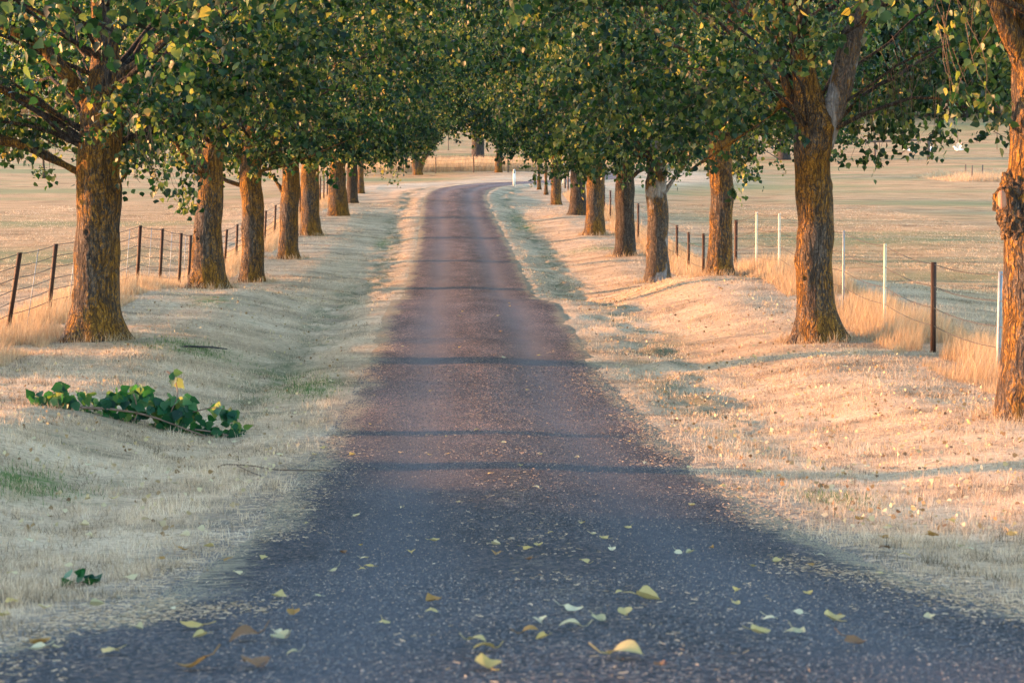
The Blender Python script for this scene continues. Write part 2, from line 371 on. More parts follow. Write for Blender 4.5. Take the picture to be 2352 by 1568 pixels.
# ------------------------------------------------------------------ ground sheet
def grow(a, b, s0, k):
    out = [a]; s = s0
    while out[-1] < b: out.append(out[-1]+s); s *= k
    return out
xs = np.unique(np.round(np.concatenate([-np.array(grow(9, 900, .3, 1.09)), np.arange(-9, 10, .14), np.array(grow(10, 900, .3, 1.09))]), 4))
ys = np.concatenate([np.arange(-30, 2, 1.0), np.arange(2, 64, .16), np.array(grow(64, 1300, .2, 1.012))])
GX, GY = np.meshgrid(xs, ys); GZ = terrain(GX, GY)
nx, ny = len(xs), len(ys)
i = np.arange(ny-1)[:, None]*nx; j = np.arange(nx-1)[None, :]
Q = np.stack([i+j, i+j+1, i+nx+j+1, i+nx+j], -1).reshape(-1, 4)
U = road_u(GX.ravel(), GY.ravel()).reshape(GX.shape); AU = np.abs(U)
wob = .35*noise(GY*.13, (U < 0)*9.1, 0, 4)+.15*noise(GY*.6, (U < 0)*4.1, 0, 5)
ditch = np.exp(-((AU+wob-3.05)/.45)**2)*sstep(20, 30, GY)*.8
def blob(px, py, rx, ry):
    p = hit(px, py); return np.exp(-((GX-p[0])/rx)**2-((GY-p[1])/ry)**2)
GREENS = [(705, 890, .45, 1.3), (430, 797, .7, .9), (100, 1130, .28, .8), (40, 1100, .25, .9), (1920, 1150, .25, .8), (880, 560, .35, 4), (1190, 500, .35, 4), (650, 870, .5, 1), (480, 690, .5, 1.5), (1210, 520, .5, 3), (1400, 570, 2, 1.5), (1560, 560, 2, 1.2)]
green = np.clip(sum(blob(*g) for g in GREENS), 0, 1)
soil = np.exp(-((AU-hw(GY)-.15)/.35)**2)*.9*sstep(40, 12, GY)
g_me = mesh_np('ground', np.stack([GX, GY, GZ], -1).reshape(-1, 3), [Q], M['ground'], True,
               dict(ditch=ditch.ravel(), green=green.ravel(), soil=soil.ravel(), field=sstep(7.5, 14, AU).ravel()))
tag(link('ground', g_me), kind='structure')

# ------------------------------------------------------------------ road ribbon
CL = catmull(PATH, 40)
seg = np.r_[0, np.cumsum(np.hypot(*np.diff(CL, axis=0).T))]
sl = np.concatenate([np.arange(0, 75, .2), np.arange(75, seg[-1], .5)])
cx_, cy_ = np.interp(sl, seg, CL[:, 0]), np.interp(sl, seg, CL[:, 1])
tx, ty = np.gradient(cx_), np.gradient(cy_); tl = np.hypot(tx, ty); tx /= tl; ty /= tl
us = np.linspace(-1, 1, 41)
W_ = hw(cy_)+.32
RX = cx_[:, None]+ty[:, None]*us[None, :]*W_[:, None]; RYm = cy_[:, None]-tx[:, None]*us[None, :]*W_[:, None]
RZm = terrain(RX, RYm, False)-.004-.03*np.clip((np.abs(us)[None, :]*W_[:, None]-hw(cy_)[:, None])/.32, 0, 1)
uu = us[None, :]*W_[:, None]*np.ones_like(RX)
rut = .012*np.exp(-((np.abs(uu)-.85)/.32)**2)
RZm = RZm-rut+.004*noise(RX*1.2, RYm*.8, 0, 31)
i = np.arange(len(sl)-1)[:, None]*41; j = np.arange(40)[None, :]
Q = np.stack([i+j+1, i+j, i+41+j, i+41+j+1], -1).reshape(-1, 4)
edge = np.clip((np.abs(uu)-(hw(cy_)[:, None]-.55))/.6, 0, 1)+.35*np.exp(-(uu/.35)**2)*sstep(30, 12, RYm)
r_me = mesh_np('road', np.stack([RX, RYm, RZm], -1).reshape(-1, 3), [Q], M['road'], True, dict(edge=edge.ravel(), track=np.exp(-((np.abs(uu)-.85)/.35)**2).ravel(), sunlit_lane=np.clip(sstep(14, 30, RYm)+.25*noise(RX*.9, RYm*.4, 0, 33)*sstep(12, 18, RYm), 0, 1).ravel()))
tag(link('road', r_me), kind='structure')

# ------------------------------------------------------------------ leaves
LEAF = np.array([[0, 0, 0], [.34, .10, .07], [.44, .40, .10], [0, 1, -.04], [-.44, .40, .10], [-.34, .10, .07]])  # broad, pointed; folded on the midrib
def leaves_np(P, T, S, tint, face=None):
    """P points, T tip directions, S lengths -> verts, quads, tint per vertex"""
    n = len(P); T = T/np.linalg.norm(T, axis=1)[:, None]
    r = rng.normal(size=(n, 3)) if face is None else face
    A = np.cross(T, r); A /= np.linalg.norm(A, axis=1)[:, None]+1e-9; B = np.cross(A, T)
    L = LEAF[None, :, :]*S[:, None, None]
    V = P[:, None, :]+A[:, None, :]*L[:, :, 0:1]+T[:, None, :]*L[:, :, 1:2]+B[:, None, :]*L[:, :, 2:3]
    k = np.arange(n)[:, None]*6
    Q = np.concatenate([k+np.array([[0, 1, 2, 3]]), k+np.array([[0, 3, 4, 5]])])
    return V.reshape(-1, 3), Q, np.repeat(tint, 6)
def sprays(C, n_tw, n_lf, spread, size, out=None, yellow=.014, length=(.35, .8), wood=None):
    """C cluster centres (k,3); each grows n_tw drooping twigs with n_lf leaves"""
    k = len(C); base = np.repeat(C, n_tw, 0)+rng.normal(size=(k*n_tw, 3))*np.array([spread, spread, spread*.62])
    d = rng.normal(size=(k*n_tw, 3)); d[:, 2] = d[:, 2]*.35+.05
    if out is not None: d += np.repeat(out, n_tw, 0)*.9
    d /= np.linalg.norm(d, axis=1)[:, None]; ln = rng.uniform(*length, size=k*n_tw)
    t = rng.uniform(.1, 1, size=(k*n_tw, n_lf)); 
    P = base[:, None, :]+d[:, None, :]*(ln[:, None]*t)[:, :, None]; P[:, :, 2] -= .55*ln[:, None]*t**2
    P = P+rng.normal(size=P.shape)*.05
    P = P.reshape(-1, 3); n = len(P)
    T = rng.normal(size=(n, 3))*.55; T[:, 2] -= .75
    S = size*rng.uniform(.5, 1.3, n)
    tt = np.repeat(rng.uniform(-.16, .16, k*n_tw), n_lf)+np.repeat(rng.uniform(-.22, .22, k), n_tw*n_lf)+rng.uniform(0, .92, n)*.85+.06
    tint = np.clip(tt, 0, .93); m = rng.random(n) < yellow; tint[m] = rng.uniform(.955, 1, m.sum())
    if wood is not None:
        for q in range(0, k*n_tw, 3):
            tq = np.linspace(0, 1, 4)[:, None]; Pw = base[q]+d[q]*ln[q]*tq; Pw[:, 2] -= .55*ln[q]*tq[:, 0]**2
            wood.tube(Pw, np.linspace(.007, .003, 4), 3, cap=False)
    return leaves_np(P, T, S, tint)

def trunk_disp(amp, flare, z0, seed):
    def f(P, th, r, D):
        z = P[:, 2][:, None]-z0; x = P[:, None, :]+D*r[:, None, None]
        ridg = np.abs(noise(x[..., 0]*13, x[..., 1]*13, x[..., 2]*2.6, seed)); ridg = 1-ridg
        rid2 = 1-np.abs(noise(x[..., 0]*26, x[..., 1]*26, x[..., 2]*6, seed+5))
        lump = noise(x[..., 0]*2.6, x[..., 1]*2.6, x[..., 2]*2.1, seed+9)
        b = amp*.8*(ridg*.6+rid2*.5-.6)+.028*lump
        kr = random.Random(seed)
        for _k in range(5):       # knots and old branch collars
            kz, kt = z0+kr.uniform(.7, 3.6), kr.uniform(math.pi, 2*math.pi) if _k < 4 else kr.uniform(0, 6.28)
            dd2 = (((P[:, 2][:, None]-kz)/1.25)**2+((np.angle(np.exp(1j*(th[None, :]-kt))))*r[:, None])**2)
            b = b+(.050*np.exp(-dd2/.085**2)-.075*np.exp(-dd2/.032**2))*min(1, flare*6)
        root = (.5+.5*np.cos(th[None, :]*5+seed+np.sin(th*2+seed)[None, :]))
        b = b+flare*np.exp(-np.maximum(z, 0)/.16)*(.35+.9*root)*.55+flare*.25*np.exp(-np.maximum(z, 0)/.5)
        return b
    return f
def resample(P, step):
    P = np.asarray(P, float); C = catmull(P, 16); L = np.r_[0, np.cumsum(np.linalg.norm(np.diff(C[:, :3], axis=0), axis=1))]
    s = np.linspace(0, L[-1], max(4, int(L[-1]/step))); return np.stack([np.interp(s, L, C[:, q]) for q in range(C.shape[1])], 1)

TREES = []
def crown_points(c, n, zl, rx, top, seed, keep=None, wide=6.0, side=None):
    """cluster centres round (0,0) with local height z; a ragged, noise-cut under side"""
    out = []
    while len(out) < n:
        ph = random.random()*2*math.pi; z = zl+(top-zl)*random.random()**1.55
        f = (z-zl)/(top-zl); Rm = rx*(1-max(0, (f-.38)/.62)**1.7)*(.80+.20*min(1, f*5))
        Rm *= 1+.16*float(noise(math.cos(ph)*1.4, math.sin(ph)*1.4, z*.35, seed))
        r = Rm*math.sqrt(random.uniform(.10, 1)); x, y = r*math.cos(ph), r*math.sin(ph)
        low = zl+.8*float(noise(x*.5, y*.5, 0, seed+3))+max(0, r-3.0)*.72
        if side: low += side(x, y)
        if z < low: continue
        if z > zl+.6 and float(noise(x*.5, y*.5, z*.62, seed+40)) < -.30: continue
        if keep and not keep(x, y, z): continue
        out.append((x, y, z))
    return np.array(out)
def poplar(label, Y, pts, zl, seed, limbs=(), mat='bark', crownn=150, lf=(13, 20), size=.108, rx=5.9, top=14.5, near=2, cat='tree', extra=(), keep=None, side=None,
           name='poplar_tree', group='poplars lining the driveway', flare=.27, mesh=None, yellow=.014, dead=(), clear=()):
    """pts: (left px, right px, py) up the trunk, bottom first, at distance Y"""
    s = FPX/(Y*cp)
    c = [(at((a+b)/2, y, Y), (b-a)/2/FPX*Y*1.0) for a, b, y in pts]
    bx = float(c[0][0][0]); g0 = gz(bx, Y)
    root = empty(name, (bx, Y, g0), label, cat, group)
    P = []
    for k, (p, r) in enumerate(c):
        if k == 0: p = np.array([p[0], p[1], g0-.12]); r = c[1][1]
        P.append([p[0], p[1], p[2], r])
    # carry the stem on above the frame
    p, q = np.array(P[-2]), np.array(P[-1]); topz = g0+top*.86
    dx = np.clip((q[0]-p[0])/max(.3, q[2]-p[2]), -.12, .12)
    zt = q[2]; rr = q[3]
    for f in (.25, .5, .75, 1):
        z = zt+(topz-zt)*f; P.append([q[0]+dx*(z-zt)*.6+.12*math.sin(f*5+seed), Y+.15*math.sin(f*4+seed), z, rr*(1-.88*f)])
    off = np.array([bx, Y, g0])
    st, ns, amp = {2: (.03, 110, .020), 1: (.06, 56, .018), 0: (.14, 24, .014)}[near]
    RP = resample(P, st)
    mb = MB(); lo = RP[RP[:, 2] < g0+6.5]; hi = RP[RP[:, 2] >= g0+6.3][::4]
    mb.tube(lo[:, :3]-off, lo[:, 3], ns, disp=trunk_disp(amp*(1 if near else .7), flare, 0, seed))
    if len(hi) > 2: mb.tube(hi[:, :3]-off, hi[:, 3], 14, cap=False)
    link('trunk', mb.mesh('trunk', M[mat], True), root)
    for li, lb in enumerate(limbs):   # each limb: list of (px, py, dY, radius m)
        LP = [np.r_[at(a, b, Y+d), r] for a, b, d, r in lb]
        e, e0 = LP[-1], LP[-2]
        if lb[-1][3] > .02 and len(lb) > 2:
            dv = (e-e0)[:3]; dv = dv/np.linalg.norm(dv)
            for k, L in enumerate((1.0, 2.2)):
                LP.append(np.r_[e[:3]+dv*L+np.array([0, 0, .25*L]), e[3]*(.6-.42*k)])
        LR = resample(LP, st*1.5); b = MB()
        b.tube(LR[:, :3]-off, LR[:, 3], max(12, ns//2), disp=trunk_disp(amp*.5, 0, 0, seed+3) if near else None)
        link('limb', b.mesh('limb', M['bark_white' if 'pale leaning' in label and li < 2 else mat], True), root)
    if dead:
        for (x0, y0, x1, y1, d) in dead:
            b = MB()
            p0, p1 = at(x0, y0, Y+d), at(x1, y1, Y+d); mid = (p0+p1)/2+rng.normal(size=3)*.08
            b.tube(resample([np.r_[p0, .012], np.r_[mid, .008], np.r_[p1, .004]], .06)[:, :3]-off, np.linspace(.012, .004, len(resample([np.r_[p0, .012], np.r_[mid, .008], np.r_[p1, .004]], .06))), 5)
            link('dead_twig', b.mesh('dead_twig', M['twig'], True), root)
    # crown
    if mesh is not None:
        o = link('crown', mesh[0], root); o.rotation_euler.z = mesh[1]; o.scale = mesh[2]
        for bm_ in mesh[3]:
            o2 = link('branch', bm_, root); o2.rotation_euler.z = mesh[1]; o2.scale = mesh[2]
        if extra:
            me2 = extra_mesh(extra, Y, off, size); link('hanging_foliage', me2, root)
        return root
    C = crown_points(root, crownn, zl, rx, top, seed, keep, side=side)
    wood = MB()
    for q in range(0, len(C), 4):
        e = C[q]; z0 = max(zl-.1, e[2]-.2-.45*math.hypot(e[0], e[1])); ax = np.array([np.interp(z0+g0, RP[:, 2], RP[:, 0])-bx, 0, z0])
        mid = ax+(e-ax)*.5+np.array([0, 0, .35])+rng.normal(size=3)*.2
        pr = resample([np.r_[ax, .05], np.r_[mid, .03], np.r_[e, .012]], .35)
        bmb = MB(); bmb.tube(pr[:, :3]+rng.normal(size=(len(pr), 3))*.03, pr[:, 3]*random.uniform(.6, 1.2), 6); link('branch', bmb.mesh('branch', M['bark_dark'], True), root)  # darker bark on the branches: shade inside the crown put into the colour
    outd = C.copy(); outd[:, 2] = 0; outd /= np.linalg.norm(outd, axis=1)[:, None]+1e-6
    V, Qf, tn = sprays(C, lf[0], lf[1], .43, size, outd, yellow, wood=wood if near else None)
    if clear:
        pc = V.reshape(-1, 6, 3).mean(1); kill = np.zeros(len(pc), bool)
        for (x0, z0, x1, z1, rad) in clear:
            d = np.array([x1-x0, z1-z0]); t_ = np.clip(((pc[:, 0]-x0)*d[0]+(pc[:, 2]-z0)*d[1])/(d @ d), 0, 1)
            kill |= (np.hypot(pc[:, 0]-x0-t_*d[0], pc[:, 2]-z0-t_*d[1]) < rad) & (pc[:, 1] < .15) & (rng.random(len(pc)) < .9)
        k_ = np.where(~kill)[0]; V = V.reshape(-1, 6, 3)[k_].reshape(-1, 3); tn = tn.reshape(-1, 6)[k_].ravel(); b_ = np.arange(len(k_))[:, None]*6
        Qf = np.concatenate([b_+np.array([[0, 1, 2, 3]]), b_+np.array([[0, 3, 4, 5]])])
    if extra:
        V2, Q2, t2, = extra_np(extra, Y, off, size, wood)
        Qf = np.vstack([Qf, Q2+len(V)]); V = np.vstack([V, V2]); tn = np.r_[tn, t2]
    if wood.n:
        WV, WQ = np.vstack(wood.V), np.vstack(wood.Q); nq = len(Qf); Qf = np.vstack([Qf, WQ+len(V)]); V = np.vstack([V, WV]); tn = np.r_[tn, np.zeros(len(WV))]
    me = mesh_np('crown', V, [Qf], M['leaf'], False, {'tint': tn})
    if wood.n:
        me.materials.append(M['twig']); mi = np.zeros(len(Qf), np.int32); mi[nq:] = 1; me.polygons.foreach_set('material_index', mi)
    link('crown', me, root)
    return root
def extra_np(extra, Y, off, size, wood=None):
    Vs, Qs, Ts, n = [], [], [], 0
    for (px, py, rx_, ry_, d, cnt) in extra:       # a spray hanging round a point, rx,ry in px
        c0 = at(px, py, Y+d)-off; sx, sz = rx_/FPX*Y, ry_/FPX*Y
        P = c0+np.stack([rng.uniform(-1, 1, cnt)*sx, rng.uniform(-1, 1, cnt)*sx, rng.uniform(-1, 1, cnt)*sz], 1)
        k = max(1, cnt//9); tw = c0+np.stack([rng.uniform(-1, 1, k)*sx*.9, rng.uniform(-1, 1, k)*sx, rng.uniform(-.4, 1, k)*sz*.9], 1)
        P = tw[rng.integers(0, k, cnt)]+rng.normal(size=(cnt, 3))*np.array([.09, .09, .10])
        T = rng.normal(size=(cnt, 3))*.5; T[:, 2] -= .9
        tint = np.clip(rng.uniform(.1, .93, cnt), 0, .93); m = rng.random(cnt) < .04; tint[m] = .97
        V, Qf, t = leaves_np(P, T, size*rng.uniform(.7, 1.2, cnt), tint)
        Vs.append(V); Qs.append(Qf+n); Ts.append(t); n += len(V)
        if wood is not None:
            for q in range(k):
                a = tw[q]+np.array([rng.normal()*.25, rng.normal()*.2, .9]); m_ = (a+tw[q])/2+rng.normal(size=3)*.08
                pr = resample([np.r_[a, .008], np.r_[m_, .006], np.r_[tw[q], .003]], .12); wood.tube(pr[:, :3], pr[:, 3]*.6, 4, cap=False)
    return np.vstack(Vs), np.vstack(Qs), np.concatenate(Ts)
def extra_mesh(extra, Y, off, size):
    V, Qf, t = extra_np(extra, Y, off, size); return mesh_np('hanging_spray', V, [Qf], M['leaf'], False, {'tint': t})

# --- near trees, each with its own crown
poplar('nearest thick left poplar with orange lichened bark and a long low left branch', 36,
       [(160, 275, 778), (161, 277, 740), (170, 273, 690), (172, 272, 600), (178, 277, 500), (179, 279, 450), (178, 272, 400), (181, 275, 330), (186, 277, 250), (200, 276, 195), (214, 269, 110), (210, 249, 0)],
       3.2, 3, limbs=[[(215, 250, 0, .13), (180, 205, -.1, .125), (144, 161, -.2, .115), (101, 111, -.3, .10), (50, 81, -.4, .085), (5, 58, -.4, .07)],
                      [(200, 400, 0, .07), (172, 391, 0, .075), (118, 363, 0, .07), (57, 336, 0, .065), (0, 321, 0, .06), (-50, 300, 0, .05)],
                      [(245, 215, -.1, .08), (268, 190, -.35, .075), (286, 160, -.4, .068), (312, 147, -.45, .06)],
                      [(262, 250, 0, .07), (300, 215, .2, .06), (330, 190, .5, .05)],
                      [(200, 300, -.1, .02), (150, 318, -.1, .018), (95, 290, -.1, .015), (40, 262, -.1, .012)],
                      [(200, 355, -.1, .018), (150, 345, -.1, .016), (100, 318, -.1, .013), (60, 300, -.1, .010)],
                      [(262, 440, -.2, .04), (285, 405, -.3, .03), (296, 395, -.3, .02)]],
       lf=(15, 23), crownn=185, extra=[(330, 360, 45, 40, -.5, 60), (300, 400, 25, 25, -.4, 30), (395, 450, 45, 25, -1, 60), (430, 470, 25, 30, -1, 40), (30, 310, 40, 15, 0, 30), (120, 405, 12, 10, 0, 7), (165, 320, 12, 25, .3, 18), (110, 420, 8, 8, 0, 4), (430, 400, 30, 35, -.8, 45), (60, 290, 60, 20, 0, 60), (290, 436, 6, 6, -.4, 4), (320, 370, 40, 30, .2, 50)],
       keep=lambda x, y, z: not (y < -.3 and abs(x-.1) < .85 and z < 7.5) and not (x < -.3 and x > -1.4 and y < 0 and z < 4.2), size=.105,
       clear=[(0, 2.8, .05, 4.2, .36), (.05, 4.2, .2, 5.8, .2), (-.1, 3.9, -1.3, 5.1, .12)],
       dead=[(290, 252, 330, 262, -.6), (330, 262, 345, 330, -.6), (345, 290, 338, 385, -.6), (345, 300, 352, 395, -.6), (345, 290, 310, 350, -.6), (330, 290, 300, 345, -.6), (345, 300, 362, 370, -.6), (370, 285, 395, 305, -.6), (345, 360, 322, 420, -.6), (350, 380, 368, 420, -.6), (300, 255, 285, 320, -.6), (430, 20, 425, 110, -1.5), (425, 110, 475, 145, -1.5), (475, 145, 500, 140, -1.5)])
poplar('near right poplar with burl free straight trunk forking into a pale leaning right stem', 36,
       [(1828, 1928, 787), (1829, 1925, 745), (1831, 1915, 690), (1829, 1911, 600), (1833, 1916, 545), (1836, 1914, 500), (1826, 1906, 400), (1822, 1908, 350), (1826, 1915, 290), (1826, 1895, 240), (1822, 1876, 190), (1816, 1868, 120), (1812, 1858, 0)],
       3.5, 8, limbs=[[(1880, 330, .05, .25), (1905, 270, .0, .23), (1926, 215, 0, .20), (1941, 150, 0, .185), (1955, 90, 0, .17), (1975, 35, 0, .15), (1992, -10, 0, .12)],
                      [(1975, 60, .05, .10), (2005, 20, .1, .09), (2045, -5, .2, .07)],
                      [(1850, 260, .1, .09), (1815, 215, .1, .075), (1797, 160, .1, .06), (1790, 120, .1, .04)],
                      [(1850, 250, .2, .09), (1800, 235, .3, .08), (1768, 268, .4, .03)]],
       crownn=175, lf=(15, 23), extra=[(2120, 330, 60, 35, -.5, 130), (2170, 320, 20, 30, -.5, 35), (1985, 365, 50, 20, -.3, 60), (2005, 385, 10, 8, -.3, 6), (1935, 372, 8, 12, -.3, 8), (2060, 300, 60, 30, 0, 90), (2000, 290, 55, 35, .4, 90), (1770, 120, 30, 40, 0, 40), (2100, 250, 60, 50, 0, 120), (1838, 50, 45, 60, -.7, 110), (1790, 40, 40, 60, -.7, 80)],
       keep=lambda x, y, z: not (y < .2 and -.9 < x < 1.9 and z < 6.6 and z > -.9*(x-.2)+2) and not (y < -.4 and -1.3 < x < 1.2 and z < 4.8), size=.105, mat='bark', clear=[(0, 2.6, .0, 3.6, .36), (.05, 3.4, .40, 4.4, .27), (.40, 4.4, .95, 6, .22), (-.1, 3.5, -.2, 4.3, .3)], dead=[(1965, 80, 1935, 180, -.4), (1935, 180, 1940, 210, -.4), (1900, 130, 1860, 145, -.4), (1920, 88, 1880, 92, -.4), (1940, 85, 1950, 90, -.4), (1965, 120, 1995, 140, -.4)])
poplar('cropped poplar at the right with a knobbly burl halfway up its orange trunk', 23.4,
       [(2305, 2450, 975), (2296, 2448, 900), (2301, 2446, 800), (2307, 2442, 700), (2312, 2438, 600), (2313, 2436, 520), (2314, 2436, 440), (2317, 2436, 380), (2322, 2436, 300), (2322, 2440, 200), (2326, 2446, 100), (2328, 2440, 0)],
       4.4, 15, limbs=[[(2360, 170, -.05, .13), (2335, 110, -.1, .115), (2310, 55, -.1, .105), (2288, 0, -.1, .10), (2270, -50, -.1, .09)]],
       crownn=150, lf=(14, 18), size=.105, extra=[(2275, 255, 22, 22, -.2, 26), (2290, 292, 16, 12, -.3, 12), (2200, 255, 25, 20, 0, 20), (2240, 130, 35, 70, .3, 60), (2230, 220, 40, 30, .3, 40), (1190, 25, 22, 18, 0, 14), (2180, 60, 60, 60, .5, 60)],
       keep=lambda x, y, z: not (y < 0 and abs(x) < 1.1 and z < 6.2) and not (y > 0 and x > 0.2 and z < 7), flare=.16,
       side=lambda x, y: .7 if x < -2 else 0)
poplar('second left poplar with a sawn pinkish stub at its fork', 51,
       [(440, 513, 657), (441, 513, 620), (445, 511, 560), (448, 510, 500), (455, 512, 450), (458, 513, 400), (463, 513, 360), (480, 515, 320), (490, 515, 260), (494, 515, 180), (492, 512, 60)],
       3.4, 21, limbs=[[(480, 410, -.1, .09), (455, 392, -.25, .085), (438, 372, -.35, .075), (428, 362, -.4, .065)], [(478, 395, -.1, .09), (466, 382, -.35, .10), (461, 371, -.45, .10)],
                       [(500, 330, .1, .08), (520, 290, .2, .07), (530, 250, .3, .05)]],
       lf=(13, 18), crownn=165, near=2, keep=lambda x, y, z: not (y < -.3 and abs(x-.1) < .7 and z < 4.0))
poplar('second right poplar with a slim trunk forking behind hanging leaves', 51,
       [(1622, 1682, 634), (1626, 1681, 590), (1632, 1683, 500), (1633, 1684, 450), (1629, 1681, 400), (1626, 1680, 330), (1633, 1680, 290), (1648, 1690, 240), (1660, 1697, 180), (1668, 1700, 120), (1670, 1698, 0)],
       3.3, 27, limbs=[[(1650, 300, -.1, .15), (1648, 265, -.25, .13), (1648, 225, -.35, .12), (1640, 195, -.4, .11), (1648, 180, -.4, .09)], [(1650, 315, -.05, .10), (1625, 270, -.1, .08), (1598, 240, -.1, .06), (1565, 190, -.1, .05)], [(1655, 218, -.3, .05), (1632, 212, -.4, .03)]],
       lf=(13, 18), crownn=165, near=2, extra=[(1690, 400, 22, 28, -.8, 38), (1706, 440, 8, 22, -.9, 12), (1725, 380, 20, 22, -.6, 26), (1735, 300, 30, 25, -.4, 35)],
       keep=lambda x, y, z: not (y < -.2 and abs(x-.1) < .8 and z < 4.9), flare=.14, size=.105)

# --- two or three shared crowns for the trees further down the avenue
def shared(seed, zl, n, lf, rx=5.8, top=14):
    C = crown_points(None, n, zl, rx, top, seed)
    woods = []
    for q in range(0, len(C), 4):
        e = C[q]; z0 = max(zl-.2, e[2]-.2-.45*math.hypot(e[0], e[1])); ax = np.array([0, 0, z0]); mid = ax+(e-ax)*.5+np.array([0, 0, .35])
        pr = resample([np.r_[ax, .05], np.r_[mid, .03], np.r_[e, .012]], .6); wood = MB(); wood.tube(pr[:, :3], pr[:, 3], 5); woods.append(wood.mesh('branch', M['bark_dark'], True))  # branches coloured darker for the shade within the crown
    outd = C.copy(); outd[:, 2] = 0; outd /= np.linalg.norm(outd, axis=1)[:, None]+1e-6
    V, Qf, tn = sprays(C, lf[0], lf[1]+3, .43, .115, outd, .014)
    return mesh_np('crown', V, [Qf], M['leaf'], False, {'tint': tn}), woods
SH = [shared(41, 3.35, 175, (14, 18)), shared(52, 3.25, 175, (14, 18)), shared(63, 3.15, 175, (14, 18))]
def sh(k, rot, s=(1, 1, 1)): return (SH[k][0], rot, s, SH[k][1])
AV = [
 ('third left poplar, slim trunk with branches spreading from its fork', 64, [(554, 606, 645), (554, 605, 610), (557, 606, 500), (553, 603, 450), (551, 600, 400), (555, 600, 360), (566, 597, 300), (568, 594, 200), (570, 592, 60)], sh(0, .4, (1, 1, 1.12)), 'bark', 1,
  [[(575, 420, 0, .08), (558, 380, -.1, .07), (540, 350, -.1, .05), (525, 335, 0, .04)], [(580, 395, -.1, .09), (602, 360, -.1, .08), (620, 330, 0, .06), (640, 300, 0, .04)], [(585, 395, -.2, .06), (620, 388, -.2, .055), (660, 378, -.2, .045), (672, 376, -.2, .04)], [(565, 430, 0, .05), (530, 418, 0, .045), (510, 408, 0, .04)]], []),
 ('third right poplar standing behind the rise, grey patches on its right side', 64, [(1480, 1538, 662), (1482, 1537, 640), (1485, 1535, 590), (1487, 1535, 500), (1482, 1531, 450), (1486, 1531, 410), (1492, 1530, 350), (1496, 1526, 250), (1500, 1524, 100)], sh(1, 2.2, (1, 1, 1.12)), 'bark_pale', 1,
  [[(1515, 460, 0, .08), (1545, 415, 0, .07), (1572, 380, 0, .06), (1580, 365, 0, .05)]], [(1545, 410, 18, 25, -.5, 36), (1430, 395, 30, 25, -.5, 40), (1520, 385, 30, 20, -.5, 40)]),
 ('fourth left poplar with a narrow trunk and one bare branch arching left', 77, [(640, 684, 597), (641, 684, 560), (644, 685, 500), (646, 688, 450), (649, 688, 400), (652, 686, 340), (656, 682, 200), (658, 680, 60)], sh(2, 1.1, (1, 1, 1.2)), 'bark', 1, [[(655, 450, 0, .07), (640, 425, 0, .06), (620, 402, 0, .05), (605, 395, 0, .04)]], []),
 ('fourth right poplar with a dark grey trunk, thinly lit on its left edge', 77, [(1412, 1460, 590), (1413, 1458, 560), (1415, 1457, 500), (1413, 1457, 450), (1415, 1456, 400), (1420, 1455, 340), (1424, 1452, 200), (1426, 1450, 60)], sh(0, 3.5, (1, 1, 1.14)), 'bark_dark', 1, [[(1440, 420, 0, .06), (1465, 395, 0, .05), (1480, 388, 0, .04)]], [(1430, 370, 25, 25, -.5, 40)]),
 ('fifth left poplar, clean orange trunk with a low branch collar', 92.6, [(690, 738, 541), (690, 734, 510), (692, 733, 450), (692, 733, 395), (696, 730, 330), (700, 726, 200), (702, 724, 60)], sh(1, 5.0, (1, 1, 1.1)), 'bark', 1, [], []),
 ('fifth right poplar with a wide foot and lichen orange left side', 92.6, [(1342, 1390, 541), (1345, 1388, 510), (1347, 1387, 450), (1346, 1388, 400), (1350, 1386, 330), (1354, 1382, 200), (1356, 1380, 60)], sh(2, .9, (1, 1, 1.14)), 'bark', 1, [], [(1390, 395, 25, 20, -.5, 40)]),
 ('sixth left poplar with a broad flared root foot', 108, [(752, 800, 493), (754, 799, 475), (755, 797, 440), (757, 794, 410), (760, 790, 330), (762, 788, 200), (764, 786, 60)], sh(2, 4.4, (1, 1, .92)), 'bark', 1, [], [(800, 370, 40, 25, -.5, 50)]),
 ('sixth right poplar, brown shaded trunk half behind the fifth', 108, [(1306, 1347, 496), (1308, 1346, 470), (1311, 1345, 430), (1312, 1345, 390), (1315, 1342, 300), (1318, 1340, 100)], sh(1, 1.7, (1, 1, 1.2)), 'bark_dark', 1, [], []),
 ('seventh left poplar, thin trunk close behind the flared one', 124.5, [(797, 823, 472), (797, 822, 450), (798, 821, 400), (800, 820, 300), (801, 819, 100)], sh(0, 2.9, (1, 1, .85)), 'bark_dark', 0, [], [(880, 395, 50, 25, -1, 120), (905, 420, 20, 10, -1, 30), (860, 350, 60, 35, -1, 140)]),
 ('seventh right poplar, last full trunk on the right before the bend', 124.5, [(1265, 1290, 477), (1266, 1289, 450), (1266, 1288, 400), (1266, 1288, 340), (1268, 1286, 100)], sh(2, 5.5, (1, 1, 1.3)), 'bark', 0, [], [(1175, 335, 40, 14, -1, 45), (1172, 375, 8, 16, -1, 12), (1250, 345, 40, 22, -1, 60)]),
 ('eighth left poplar, farthest and thinnest trunk of the left row', 139, [(820, 837, 450), (821, 836, 430), (822, 835, 380), (823, 834, 250), (823, 834, 100)], sh(1, .2, (1, 1, .9)), 'bark', 0, [], []),
]
for (lab, Y, pts, ms, mt, nr, lbs, ex) in AV:
    poplar(lab, Y, pts, 2.5, int(Y*7+pts[0][0]) % 97, limbs=lbs, mat=mt, near=nr, mesh=ms, extra=ex, flare=.16 if nr else .1)
